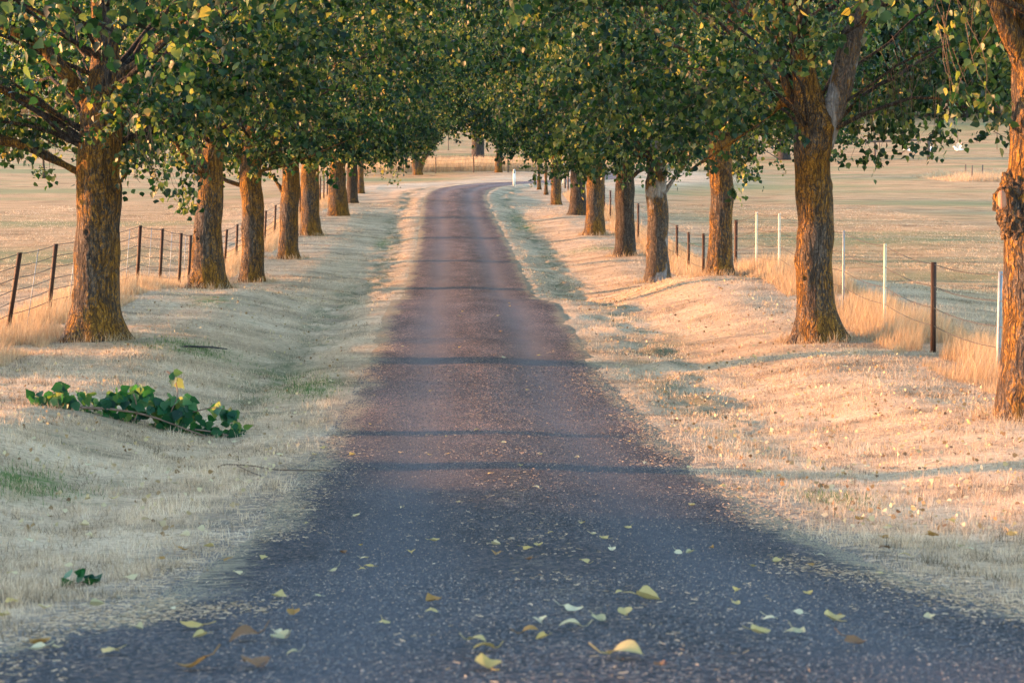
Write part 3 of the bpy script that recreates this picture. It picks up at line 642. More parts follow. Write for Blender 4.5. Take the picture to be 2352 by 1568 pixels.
# the avenue carries on behind the left edge of the frame
poplar('leafy tree whose crown hangs into the top left corner, trunk out of frame', 21,
       [(-450, -300, 1060), (-448, -302, 900), (-445, -305, 500), (-440, -310, 200), (-435, -315, 0)], 4.2, 77, crownn=130, lf=(12, 17), near=0, size=.105, rx=5.6)

# ------------------------------------------------------------------ trees beyond the bend and in the fields
def simple_tree(name, label, px, py, Y, stems, crown, mat='bark', leafm='leaf_far', n=70, lf=(8, 10), size=.22, spread=.9, group=None):
    """stems: list of [(px,py,r m)...]; crown: list of ellipsoids (px,py,Y offset,rx,ry,rz m)"""
    p = at(px, py, Y); g = gz(p[0], Y); off = np.array([p[0], Y, g]); root = empty(name, tuple(off), label, 'tree', group)
    dz = g-p[2]; mb = MB()
    for st in stems:
        q = [np.r_[at(a, b, Y)+np.array([0, 0, dz]), r] for a, b, r in st]; q[0][2] = min(q[0][2], g-.1) if st[0][1] >= py-2 else q[0][2]
        pr = resample(q, .3); mb.tube(pr[:, :3]-off, pr[:, 3], 14, disp=trunk_disp(.02, .1 if st[0][1] >= py-2 else 0, 0, int(px) % 31))
    link('trunk', mb.mesh('trunk', M[mat], True), root)
    Cs = []
    for (a, b, d, ex, ey, ez, cnt) in crown:
        c = at(a, b, Y+d)+np.array([0, 0, dz])-off; v = rng.normal(size=(cnt, 3)); v /= np.linalg.norm(v, axis=1)[:, None]; v *= rng.uniform(.3, 1, cnt)[:, None]**.5
        Cs.append(c+v*np.array([ex, ey, ez]))
    C = np.vstack(Cs); V, Qf, tn = sprays(C, lf[0], lf[1], spread, size, None, .01, length=(.4, 1.0))
    link('crown', mesh_np('crown', V, [Qf], M[leafm], False, {'tint': tn}), root)
    return root
simple_tree('field_tree', 'forked tree with a pale leaning right stem beyond the bend, left of centre', 960, 406, 188,
            [[(960, 408, .42), (956, 380, .36), (955, 340, .32), (957, 280, .26), (960, 180, .15)], [(963, 395, .26), (975, 365, .24), (995, 335, .22), (1015, 305, .18), (1040, 240, .1)]],
            [(940, 195, 0, 5.5, 6, 4, 130), (1010, 180, 0, 5, 6, 3.8, 110), (890, 270, -2, 3.6, 4, 2.2, 60), (985, 262, -2, 2.0, 4, 1.1, 30), (975, 60, 0, 8, 7, 5, 90)], lf=(10, 12), size=.2, spread=.8)
simple_tree('field_tree', 'single trunked tree beyond the bend, left of the white guide post', 1144, 397, 192,
            [[(1144, 400, .34), (1146, 370, .30), (1148, 320, .28), (1146, 240, .2), (1146, 120, .1)]],
            [(1155, 205, 0, 4.6, 5, 3.2, 120), (1150, 275, -1, 1.8, 3, 1.2, 30), (1210, 285, 0, 3.4, 4, 1.8, 50), (1160, 90, 0, 7, 6, 5, 90), (1080, 160, 0, 4, 5, 2.8, 60)], lf=(10, 12), size=.2, spread=.8)
simple_tree('gum_tree', 'dark thick trunked tree in the far paddock, seen under the arch of leaves', 1098, 357, 262,
            [[(1098, 358, .78), (1098, 330, .74), (1098, 290, .7), (1098, 220, .5), (1098, 100, .2)]],
            [(1090, 205, 0, 7, 6, 2.6, 110), (1040, 180, 0, 9, 8, 5, 120), (1150, 160, 0, 9, 8, 6, 120), (1098, 80, 0, 10, 8, 6, 100), (1088, 295, -1, .8, 1.0, 1.0, 6)], 'gum', size=.34, lf=(9, 11), spread=1.2)
simple_tree('gum_tree', 'dark thick trunk in the right paddock, behind the timber rail', 1800, 362, 252,
            [[(1800, 364, .85), (1800, 335, .72), (1801, 290, .7), (1803, 200, .5), (1800, 80, .2)]],
            [(1800, 190, 0, 9, 7, 3.6, 120), (1720, 200, 0, 8, 7, 5, 110), (1880, 180, 0, 8, 7, 5, 110), (1800, 90, 0, 12, 8, 6, 120)], 'gum', size=.34, lf=(9, 11), spread=1.2)
simple_tree('sapling', 'small guarded sapling in the left field beneath the low branch', 101, 402, 176,
            [[(101, 404, .10), (100, 370, .08), (98, 330, .06), (97, 290, .04)]], [(97, 318, 0, 1.0, 1.0, 1.2, 15), (94, 385, 0, .2, .2, .4, 4)], 'bark_dark', size=.13, lf=(7, 9), spread=.35)
for k, (px, py, Y, lab) in enumerate([(1238, 437, 141, 'slender young tree, left of the pair beside the guide post'), (1254, 450, 134, 'slender young tree, right of the pair beside the guide post')]):
    simple_tree('young_tree', lab, px, py, Y, [[(px, py+1, .10), (px, py-40, .085), (px-1, py-90, .07), (px, py-140, .05)]], [(px+6, py-135, 0, 2.2, 2, 1.2, 34)], 'bark', 'leaf', size=.13, lf=(9, 12), spread=.5)
# dark woodland trees on the hillside
hz = [(2290, 262, 386, 9), (2215, 262, 381, 10), (2130, 262, 384, 9), (2050, 262, 391, 10), (1960, 262, 386, 9), (1870, 262, 396, 10), (1760, 262, 390, 9), (1650, 262, 396, 10), (2350, 262, 396, 11), (2440, 262, 391, 10),
      (1540, 262, 402, 10), (1430, 262, 396, 9), (1320, 262, 402, 10), (1210, 262, 396, 10), (1100, 262, 406, 11), (990, 262, 400, 10), (880, 262, 406, 10), (760, 262, 396, 10), (640, 262, 402, 10), (520, 262, 396, 10), (400, 262, 406, 10), (280, 262, 400, 10), (160, 262, 406, 10), (40, 262, 402, 10)]
first = {}
HL = ['leftmost', 'second', 'third', 'fourth', 'fifth', 'sixth', 'seventh', 'eighth', 'ninth', 'tenth', 'eleventh', 'twelfth', 'thirteenth', 'fourteenth', 'fifteenth', 'sixteenth', 'seventeenth', 'eighteenth', 'nineteenth', 'twentieth', 'twenty-first', 'twenty-second', 'twenty-third', 'twenty-fourth']
for k, (px, py, Y, hgt) in enumerate(sorted(hz)):
    lab = ('dark hillside tree at the far wood edge, %s counting from the left' % HL[k])
    kk = k % 3; p = at(px, py, Y); g = gz(p[0], Y)
    if kk not in first:
        e_ = 24; C = rng.normal(size=(95, 3)); C /= np.linalg.norm(C, axis=1)[:, None]; C *= rng.uniform(.35, 1, 95)[:, None]**.5; C = C*np.array([5.6, 5, 5.2])+np.array([0, 0, 6.3])
        C[:, 2] = np.maximum(C[:, 2], .8); V, Qf, tn = sprays(C, 10, 11, 1.1, .42, None, .0, length=(.5, 1.2)); mb = MB(); mb.tube([[0, 0, -.5], [.1, 0, 2], [0, .2, 5], [.2, 0, 9]], [.4, .32, .22, .08], 10)
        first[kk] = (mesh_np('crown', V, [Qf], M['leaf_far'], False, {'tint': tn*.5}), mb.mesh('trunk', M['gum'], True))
    r_ = empty('woodland_tree', (p[0], Y, g), lab, 'tree', 'dark trees along the hillside wood')
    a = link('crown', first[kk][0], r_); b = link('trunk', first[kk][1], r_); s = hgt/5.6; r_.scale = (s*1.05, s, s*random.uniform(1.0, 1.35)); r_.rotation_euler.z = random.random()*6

# ------------------------------------------------------------------ fences
def post_mesh(p0, p1, r, kind):
    mb = MB(); P = np.array([p0, p1])
    if kind == 'star':
        d = (P[1]-P[0])
        for k in range(3):   # three flanges
            a = k*2.094+.4; v = np.array([math.cos(a), math.sin(a), 0])*r; n_ = np.array([-math.sin(a), math.cos(a), 0])*.008
            V = np.array([P[0]+n_, P[0]-n_, P[0]+v-n_, P[0]+v+n_, P[1]+n_, P[1]-n_, P[1]+v-n_, P[1]+v+n_]); 
            mb.add(V, [[0, 3, 2, 1], [4, 5, 6, 7], [0, 1, 5, 4], [1, 2, 6, 5], [2, 3, 7, 6], [3, 0, 4, 7]])
    else: mb.tube(np.linspace(P[0], P[1], 4), r, 8)
    return mb
def fence(name, label, posts, nw, drop=(), wires=None, sag=.03, group=None):
    """posts: (top px, top py, bottom px, Y, radius, kind, material)"""
    b0 = posts[0]; p = at(b0[0], b0[1], b0[3]); root = empty(name, (p[0], p[1], gz(p[0], p[1])), label, 'fence', group); off = np.array(root.location)
    tops, bots = [], []
    for (tx_, ty_, bx_, Y, r, kind, mt) in posts:
        t = at(tx_, ty_, Y); xb = at(bx_, ty_+40, Y)[0]; g = gz(xb, Y); b = np.array([xb, Y, g-.1]); tops.append(t); bots.append(np.array([xb, Y, g]))
        if r: link('post', post_mesh(b-off, t-off, r, kind).mesh('post', M[mt]), root)
    fr = wires or [1-.9*k/nw for k in range(nw)]
    for f in fr:
        mb = MB()
        for k in range(len(tops)-1):
            a, b = bots[k]+(tops[k]-bots[k])*f*.985, bots[k+1]+(tops[k+1]-bots[k+1])*f*.985
            tt = np.linspace(0, 1, 7)[:, None]; Pw = a+(b-a)*tt; Pw[:, 2] -= sag*(1-(2*tt[:, 0]-1)**2)*min(1.5, np.linalg.norm(b-a)/4); mb.tube(Pw-off, .007 if a[1] < 60 else .009, 4, cap=False)
        link('wire', mb.mesh('wire', M['wire']), root)
    for (k, f) in drop:
        t = tops[k]+(tops[k+1]-tops[k])*f; b = bots[k]+(bots[k+1]-bots[k])*f; mb = MB(); mb.tube(np.linspace(b+np.array([0, 0, .05]), t-np.array([0, 0, .02]), 3)-off, .009, 5)
        link('dropper', mb.mesh('dropper', M['galv']), root)
    return root
S_ = .045
fence('wire_fence', 'wire fence on dark steel pickets along the left field, behind the left trees',
      [(-90, 610, -110, 33, S_, 'star', 'steel'), (45, 580, 10, 36.9, S_, 'star', 'steel'), (128, 560, 105, 40.3, S_, 'star', 'steel'), (322, 518, 311, 51.2, S_, 'star', 'steel'), (373, 525, 363, 55, S_, 'star', 'steel'), (416, 535, 408, 59, S_, 'star', 'steel'), (438, 540, 430, 61, S_, 'star', 'steel'),
       (521, 527, 514, 71, S_, 'star', 'steel'), (545, 515, 541, 74.5, S_, 'star', 'steel'), (611, 484, 606, 86, S_, 'star', 'steel'), (633, 471, 629, 90.6, S_, 'star', 'steel'), (690, 430, 688, 106, S_, 'star', 'steel'), (736, 405, 735, 122, S_, 'star', 'steel'), (744, 402, 743, 125.5, S_, 'star', 'steel'), (752, 399, 751, 129, S_, 'star', 'steel'), (800, 385, 800, 155, S_, 'star', 'steel')],
      6, drop=[(0, .5), (1, .5), (2, .2), (2, .6), (2, .85), (3, .5), (4, .5), (5, .5)])
fence('wire_fence', 'wire fence along the right field with white, grey and dark posts',
      [(2600, 690, 2600, 25.5, S_, 'star', 'steel'), (2298, 623, 2297, 29.7, .033, 'pipe', 'galv'), (2145, 602, 2147, 33.8, S_, 'star', 'steel'), (2033, 560, 2034, 37.6, .025, 'pipe', 'white'), (1938, 530, 1939, 41.5, .022, 'pipe', 'galv'), (1790, 490, 1791, 49.7, .025, 'pipe', 'white'), (1738, 487, 1738, 53.4, .025, 'pipe', 'white'),
       (1691, 505, 1690, 57, S_, 'star', 'steel'), (1616, 536, 1616, 64.5, S_, 'star', 'steel'), (1582, 533, 1582, 68.5, S_, 'star', 'steel'), (1555, 517, 1555, 72, S_, 'star', 'steel'), (1466, 467, 1466, 87, S_, 'star', 'steel'), (1402, 437, 1402, 103, S_, 'star', 'steel'), (1388, 425, 1388, 109, S_, 'star', 'steel'), (1305, 377, 1305, 139, .06, 'pipe', 'wood'), (1298, 375, 1298, 143, .06, 'pipe', 'wood'), (1294, 375, 1294, 146, .06, 'pipe', 'white')],
      5, wires=[.99, .74, .5, .3], sag=.05)
fence('wire_fence', 'far post and wire fence behind the bend, fronting golden long grass',
      [(858, 362, 858, 197, .05, 'pipe', 'wood'), (926, 362, 926, 195, .05, 'pipe', 'wood'), (1001, 361, 1001, 193, .05, 'pipe', 'wood'), (1088, 355, 1088, 193, .06, 'pipe', 'wood'), (1167, 360, 1167, 192, .05, 'pipe', 'wood'), (1245, 360, 1245, 192, .05, 'pipe', 'wood')], 4)
fence('rail_fence', 'timber top rail on square posts at the far side of the right paddock',
      [(1722, 329, 1722, 248, .14, 'pipe', 'wood'), (1880, 327, 1880, 248, .12, 'pipe', 'wood'), (2010, 325, 2010, 248, .12, 'pipe', 'wood'), (2133, 321, 2133, 248, .18, 'pipe', 'wood')], 1, wires=[.45, .2])
rf = [o for o in COL.objects if o.name.startswith('rail_fence')][0]; off = np.array(rf.location)
for a, b in (((1722, 329), (1880, 327)), ((1880, 327), (2010, 325)), ((2010, 325), (2133, 321))):
    mb = MB(); mb.tube(np.linspace(at(*a, 248), at(*b, 248), 3)-off, .11, 8); link('rail', mb.mesh('rail', M['wood']), rf)
for a, b in (((1735, 332), (1793, 368)), ((2110, 325), (2070, 352))):
    mb = MB(); mb.tube(np.linspace(at(*a, 247.6), at(*b, 247.6), 3)-off, .06, 6); link('brace', mb.mesh('brace', M['wood']), rf)
fence('wire_fence', 'low distant stock fence crossing the foot of the hill on the right',
      [(2200+i*(-90), 302+(i % 2), 2200-i*90, 285, .05, 'pipe', 'wood') for i in range(-3, 14)], 2, wires=[.9, .4])
fence('wire_fence', 'low distant stock fence crossing the far left field',
      [(-60+i*88, 352, -60+i*88, 232, .05, 'pipe', 'white' if i == 1 else 'wood') for i in range(0, 10)], 2, wires=[.9, .45])
for k, (px, t, b, lab) in enumerate([(2218, 378, 409, 'lone dark stake in the right field, left of three'), (2233, 379, 414, 'lone dark stake in the right field, middle and lowest set of three'), (2257, 379, 408, 'lone dark stake in the right field, right of three')]):
    Y = [173, 168, 175][k]; p = at(px, t, Y); g = gz(p[0], Y); mb = MB(); mb.tube([[0, 0, -.2], [0, 0, .6], [.01, 0, p[2]-g]], [.05, .05, .045], 8)
    o = link('stake', mb.mesh('stake', M['wood']), None, (p[0], Y, g)); tag(o, lab, 'post', 'stakes standing in the right field')
# guide post
p = at(1181, 424, 146); g = gz(p[0], 146); gp = empty('guide_post', (p[0], 146, g), 'white roadside guide post with a dark reflector at the inside of the bend', 'guide post')
mb = MB(); mb.box((0, 0, .50), (.17, .06, 1.14)); mb.tube([[0, .03, 1.06], [0, -.03, 1.06]], .085, 14); link('post', mb.mesh('post', M['plastic']), gp)
mb = MB(); mb.box((0, -.036, .93), (.10, .012, .09)); link('reflector', mb.mesh('reflector', M['black']), gp)

# ------------------------------------------------------------------ white birds by the paddock rail
def bird(label, px, py, rot, wings):
    p = hit(px, py, 150, 400); s = 1.25
    root = empty('white_bird', tuple(p), label, 'bird', 'white birds on the far grass'); root.rotation_euler.z = rot
    prof = [(-.62, .30, .02), (-.40, .27, .07), (-.22, .27, .13), (0, .29, .17), (.18, .33, .15), (.28, .42, .085), (.33, .52, .075), (.38, .57, .085), (.45, .56, .05), (.52, .53, .015)]
    q = resample([np.array([a*s, 0, b*s, r*s]) for a, b, r in prof], .05); mb = MB(); mb.tube(q[:, :3], q[:, 3], 12)
    link('body', mb.mesh('body', M['feather'], True), root)
    for sgn in (-1, 1):
        mb = MB()
        if wings: V = np.array([[.15, sgn*.1, .38], [-.2, sgn*.1, .36], [-.38, sgn*.42, .82], [-.12, sgn*.55, 1.02], [.08, sgn*.38, .80]])*s
        else: V = np.array([[.16, sgn*.15, .36], [-.2, sgn*.17, .38], [-.60, sgn*.10, .33], [-.4, sgn*.15, .22], [.05, sgn*.18, .24]])*s
        V2 = V+np.array([0, sgn*.02, .02]); k = np.arange(5); kn = (k+1) % 5
        mb.add(np.vstack([V, V2]), np.stack([k, kn, kn+5, k+5], 1), [[0, 1, 2], [0, 2, 3], [0, 3, 4], [5, 7, 6], [5, 8, 7], [5, 9, 8]]); link('wing', mb.mesh('wing', M['feather']), root)
        mb = MB(); mb.tube([[0, sgn*.06*s, .2*s], [.03, sgn*.06*s, .1*s], [.0, sgn*.06*s, 0], [.07*s, sgn*.07*s, 0]], .014, 6); link('leg', mb.mesh('leg', M['black']), root)
bird('white bird crouching at the left of the group by the rail post', 2082, 350, 2.9, False)
bird('small white bird bent down, second from the left by the rail post', 2097, 353, .4, False)
bird('white bird just right of the tall rail post', 2137, 352, 1.2, False)
bird('white bird lifting both wings, rightmost of the group', 2200, 350, 2.7, True)

# ------------------------------------------------------------------ burl and scar on the cropped right tree
r0 = [o for o in COL.objects if o.name == 'poplar_tree.002'][0]; off = np.array(r0.location)
th = np.linspace(0, 2*np.pi, 90, endpoint=False); ph = np.linspace(.02, np.pi-.02, 60)
PH, TH = np.meshgrid(ph, th, indexing='ij'); Sx = np.stack([np.sin(PH)*np.cos(TH), np.sin(PH)*np.sin(TH), np.cos(PH)], -1)
c0 = at(2350, 470, 23.4)-off
nn = fbm(Sx[..., 0]*3+5, Sx[..., 1]*3, Sx[..., 2]*4, 5, 4); n2 = noise(Sx[..., 0]*13, Sx[..., 1]*13, Sx[..., 2]*13, 9)
rr = 1+.20*nn+.10*n2-.32*np.exp(-((Sx[..., 0]+.35)**2+(Sx[..., 1]+.9)**2+(Sx[..., 2]-.1)**2)/.09)
V = (c0+Sx*rr[..., None]*np.array([.30, .30, .42])).reshape(-1, 3); i = np.arange(59)[:, None]*90; j = np.arange(90)[None, :]
Qb = np.stack([i+j, i+90+j, i+90+(j+1) % 90, i+(j+1) % 90], -1).reshape(-1, 4)
link('burl', mesh_np('burl', V, [Qb], M['bark_dark'], True), r0)
mb = MB(); q = np.linspace(at(2300, 438, 23.18), at(2303, 480, 23.18), 8)-off; mb.tube(q, [.02, .04, .046, .045, .044, .045, .04, .02], 16); link('scar', mb.mesh('scar', M['scar'], True), r0)

# ------------------------------------------------------------------ broken leafy branch on the left verge, twig and sprig
BR = MB(); off = hit(330, 975); root = empty('fallen_branch', tuple(off), 'fresh green leafy branch lying on the left verge', 'branch')
def gp_(px, py, h=0.0, Y=None):
    q = hit(px, py); return q+np.array([0, 0, h])
YB = off[1]
def pb(px, py, d=0): return at(px, py, YB+d)
stems = [[pb(190, 935), pb(250, 938), pb(320, 948), pb(380, 965), pb(430, 985), pb(480, 1002)], [pb(205, 942, .2), pb(260, 965, .1), pb(300, 972)], [pb(310, 905, -.1), pb(316, 925), pb(318, 950), pb(308, 968)],
         [pb(386, 852, .1), pb(400, 862, .1), pb(408, 885, .1), pb(410, 910), pb(395, 945)], [pb(445, 945), pb(490, 935), pb(515, 938)], [pb(345, 995, -.05), pb(380, 992), pb(420, 990)], [pb(450, 985), pb(500, 992), pb(545, 1004)], [pb(140, 925, .1), pb(190, 935, .05), pb(230, 940, 0)]]
for k, s_ in enumerate(stems):
    pr = resample([np.r_[a, .016 if k == 0 else .009] for a in s_], .05); BR.tube(pr[:, :3]-off-np.array([0, .10, -.01]), pr[:, 3]*np.linspace(1, .6, len(pr)), 8)
link('stem', BR.mesh('stem', M['stem'], True), root)
LC = [(85, 915), (95, 905), (118, 915), (135, 885), (140, 895), (135, 920), (120, 925), (150, 915), (165, 920), (185, 905), (190, 915), (215, 915), (225, 925), (245, 915), (250, 925), (270, 910), (275, 895), (262, 905), (285, 920), (300, 900), (310, 890), (318, 905), (330, 895), (335, 910), (300, 925), (315, 930), (340, 930), (352, 935), (360, 925), (330, 950), (350, 955), (365, 960), (300, 950), (280, 945), (372, 920), (385, 915), (378, 935), (390, 862), (400, 875), (410, 862), (385, 860), (400, 925), (415, 918), (430, 915), (440, 925), (425, 935), (410, 945), (390, 950), (400, 965), (420, 965), (440, 960), (432, 945), (450, 945), (445, 975), (460, 985), (400, 985), (420, 990), (500, 935), (510, 940), (520, 945), (538, 945), (525, 965), (540, 970), (550, 985), (490, 985), (505, 990), (530, 992), (545, 998), (370, 975), (385, 985), (230, 940), (200, 945), (240, 955), (265, 955), (170, 940), (150, 935), (470, 965), (480, 990), (350, 980), (320, 965)]
P = []
for (a, b) in LC:
    for q in range(1 if b < 880 else 4): P.append(pb(a+random.uniform(-9, 9), b+random.uniform(-8, 7), random.uniform(-.12, .12))-off)
P = np.array(P); n = len(P); T = rng.normal(size=(n, 3))*np.array([.5, .3, .5])+np.array([0, -.15, -.45]); face = np.tile([[0, -1., .35]], (n, 1))+rng.normal(size=(n, 3))*.45
V, Qf, tn = leaves_np(P, T, rng.uniform(.10, .16, n), np.clip(rng.uniform(.1, .92, n), 0, 1), face)
for k in range(n): V[k*6:k*6+6, 0:1] *= 1.0
link('leaves', mesh_np('leaves', V, [Qf], M['branchleaf'], False, {'tint': tn}), root)
mb = MB(); off = hit(560, 1083); A = [hit(500, 1080), hit(520, 1074), hit(580, 1077), hit(640, 1086), hit(760, 1088)]; B = [hit(545, 1075), hit(575, 1088), hit(600, 1098)]
for L, h in ((A, .03), (B, .02)):
    pr = resample([np.r_[a+np.array([0, 0, h]), .006] for a in L], .05); mb.tube(pr[:, :3]-off, pr[:, 3], 6)
tag(link('twig', mb.mesh('twig', M['twig'], True), None, tuple(off)), 'bare forked twig lying across the left edge of the road', 'twig')
off = hit(197, 1345); nL = 9; P = rng.normal(size=(nL, 3))*np.array([.045, .04, .012])+np.array([0, 0, .03]); T = rng.normal(size=(nL, 3)); T[:, 2] = np.abs(T[:, 2])*.5
V, Qf, tn = leaves_np(P, T, rng.uniform(.06, .09, nL), rng.uniform(0, .5, nL)); sprig = empty('leaf_sprig', tuple(off), 'small dark green leaf sprig on straw at the lower left road edge', 'sprig')
link('leaves', mesh_np('leaves', V, [Qf], M['branchleaf'], False, {'tint': tn}), sprig); mb = MB(); mb.tube([[-.08, 0, .01], [0, .01, .02], [.07, 0, .03]], .003, 5); link('stem', mb.mesh('stem', M['twig']), sprig)
mb = MB(); off = hit(1585, 1372); mb.tube([[-.045, .01, .006], [0, 0, .008], [.05, -.012, .007]], .0055, 7); tag(link('stick', mb.mesh('stick', M['scar'], True), None, tuple(off)), 'short pinkish stick on the asphalt right of the curled pale leaf', 'stick')
off = hit(445, 803); mb = MB(); mb.tube([[-.45, 0, .02], [-.1, .05, .05], [.3, .0, .04], [.55, -.1, .02]], [.012, .018, .016, .008], 9); tag(link('fallen_stick', mb.mesh('fallen_stick', M['gum'], True), None, tuple(off)), 'dark stick lying in the green grass right of the nearest left trunk', 'stick')

# ------------------------------------------------------------------ fallen leaves
def fallen_mesh(seed, curl, fold):
    r = np.random.default_rng(seed); nu, nv = 9, 9; V = []; 
    for a in range(nu):
        t = a/(nu-1); wd = .46*math.sin(math.pi*min(1, t**.62))**.75*(1-.25*t) if 0 < t < 1 else .015
        for b in range(nv):
            s = b/(nv-1)*2-1; x = s*wd; y = t; z = fold*abs(s)*wd*1.4+curl*(t-.5)**2*1.1-curl*.05+.05*math.sin(5*t+seed)*s
            V.append([x, y-.5, z])
    V = np.array(V); V[:, 2] *= .65; V[:, 2] += .04*noise(V[:, 0]*4, V[:, 1]*4, 0, seed); V[:, 2] -= V[:, 2].min(); Q = []
    for a in range(nu-1):
        for b in range(nv-1): Q.append([a*nv+b, a*nv+b+1, (a+1)*nv+b+1, (a+1)*nv+b])
    mb = MB(); mb.add(V, Q); bz = V[4, 2]
    mb.tube([[0, -.5, bz], [.04, -.75, bz+.05], [.10, -1.0, bz+.16*(seed % 3)]], .018, 5)
    return mb.mesh('fallen_leaf', M['fallen'], True)
FM = [fallen_mesh(1, .9, .5), fallen_mesh(2, -.8, .3), fallen_mesh(3, .4, .9), fallen_mesh(4, -.3, -.5), fallen_mesh(5, 1.3, .2), fallen_mesh(6, -1.1, -.2)]
def leaf_at(pos, size, label, group=None, k=None):
    o = link('fallen_leaf', FM[random.randrange(6) if k is None else k], None, (pos[0], pos[1], pos[2]+.006))
    o.rotation_euler = (random.uniform(-.2, .2), random.uniform(-.2, .2), random.uniform(0, 6.28)); o.scale = (size,)*3
    return tag(o, label, 'leaf', group)
def rz(x, y): return float(terrain(np.array([x]), np.array([y]), False)[0])
def road_hit(px, py):
    q = hit(px, py); q[2] = rz(q[0], q[1]) if abs(q[0]-.5) < hw(q[1]) else q[2]; return q
BIG = [(642, 1388, .10, 4, 'curled cream and orange leaf left of the paired leaves on the near asphalt'), (992, 1398, .10, 4, 'cream leaf with orange underside, upper of two near the picture centre'), (990, 1425, .08, 3, 'olive green leaf directly below the cream one near the centre'),
       (1488, 1395, .13, 2, 'large pale curled leaf with its stem standing up right of centre'), (560, 1488, .13, 1, 'pale yellow green domed leaf at the lower left of the road'), (640, 1489, .10, 1, 'olive leaf just right of the pale domed leaf'),
       (1910, 1443, .12, 0, 'long flat yellow leaf with stalk pointing left at the lower right'), (1438, 1531, .15, 1, 'arched green and brown leaf on the bottom edge right of centre'), (578, 1553, .13, 1, 'yellow arched leaf on the bottom edge left of centre'),
       (440, 1559, .12, 4, 'leaf with burnt orange end on the bottom edge'), (1115, 1557, .12, 0, 'flat pale green leaf on the bottom edge near the middle'), (252, 1523, .09, 3, 'small cream yellow leaf at the lower left corner area'),
       (440, 1461, .11, 3, 'flat cream leaf left of the domed leaf'), (95, 1502, .10, 0, 'grey green leaf with a brown tip near the left bottom corner'), (1968, 1503, .10, 4, 'orange and yellow leaf with upright stem at the lower right'), (1745, 1478, .09, 0, 'cream leaf with a brown end, left of a grey green leaf'),
       (1822, 1478, .10, 3, 'long grey green leaf right of the cream one'), (1310, 1461, .10, 1, 'dark olive and yellow leaf under two pale ones'), (1240, 1450, .08, 2, 'pinkish cream leaf left of the dark olive one'), (1318, 1423, .09, 4, 'olive ended pale leaf above the dark olive one'), (1378, 1447, .08, 0, 'small mint green leaf right of the olive ended one'),
       (880, 1455, .08, 3, 'yellow green leaf left of the central pair'), (1238, 1267, .08, 0, 'thin yellow ended leaf in the middle of the road'), (1340, 1305, .08, 1, 'brown centred pale leaf in the middle right of the road'), (1783, 1305, .08, 0, 'lone pale leaf toward the right road edge'),
       (945, 1284, .08, 2, 'long cream leaf lying left of centre'), (1000, 1255, .08, 0, 'cream leaf above the long cream one'), (838, 1297, .07, 3, 'small cream leaf left of the long cream one'), (820, 1196, .07, 0, 'small pale leaf high on the left wheel track'), (1385, 1250, .08, 0, 'white backed leaf with brown tip, right wheel track'),
       (1440, 1225, .07, 4, 'brown tipped leaf above the white backed one'), (1590, 1172, .08, 0, 'greyish leaf with a yellow scrap right of centre'), (1698, 1153, .08, 0, 'mint green leaf near the right road edge'), (1658, 1120, .08, 1, 'folded pale leaf close to the right verge'), (1480, 1072, .08, 1, 'yellow green leaf near where the lit road begins'), (1583, 1077, .08, 0, 'leaf beside straw at the right road edge'), (1095, 995, .09, 1, 'bright yellow green leaf in the middle of the lit road'), (1157, 827, .10, 0, 'yellow leaf pair on the lit road centre'), (1236, 822, .09, 0, 'yellow leaf right of the pair on the lit road'), (425, 1230, .12, 3, 'blue green leaf on straw at the left road edge'), (722, 1046, .10, 4, 'blue green and yellow leaf by the left road edge'), (9, 1418, .10, 4, 'orange leaf on the left frame edge'), (1125, 1098, .08, 3, 'blue grey leaf in the road centre'), (810, 1053, .08, 2, 'curled cream leaf on the left of the road')]
for (px, py, s, k, lab) in BIG: leaf_at(road_hit(px, py), s*.8, lab, None, k)
cnt = 0
while cnt < 85:
    px, py = random.uniform(0, 2352), 660+900*random.random()**1.3
    q = hit(px, py); u = q[0]-.5
    if abs(u) > hw(q[1])+.1 or q[1] > 75 or q[1] < 5: continue
    q[2] = rz(q[0], q[1]); leaf_at(q, random.uniform(.035, .07), 'small pale yellow leaf among those scattered over the asphalt', 'leaves scattered on the asphalt'); cnt += 1
cnt = 0
while cnt < 130:
    px, py = random.uniform(1300, 2352) if random.random() < .75 else random.uniform(0, 800), random.uniform(690, 1450)
    q = hit(px, py); u = q[0]-.5
    if abs(u) < hw(q[1])+.15 or abs(u) > 6.6: continue
    side_ = 'right' if u > 0 else 'left'
    q[2] += .015; leaf_at(q, random.uniform(.05, .085), 'dry leaf among those scattered over the %s verge grass' % side_, 'leaves scattered on the %s verge' % side_); cnt += 1

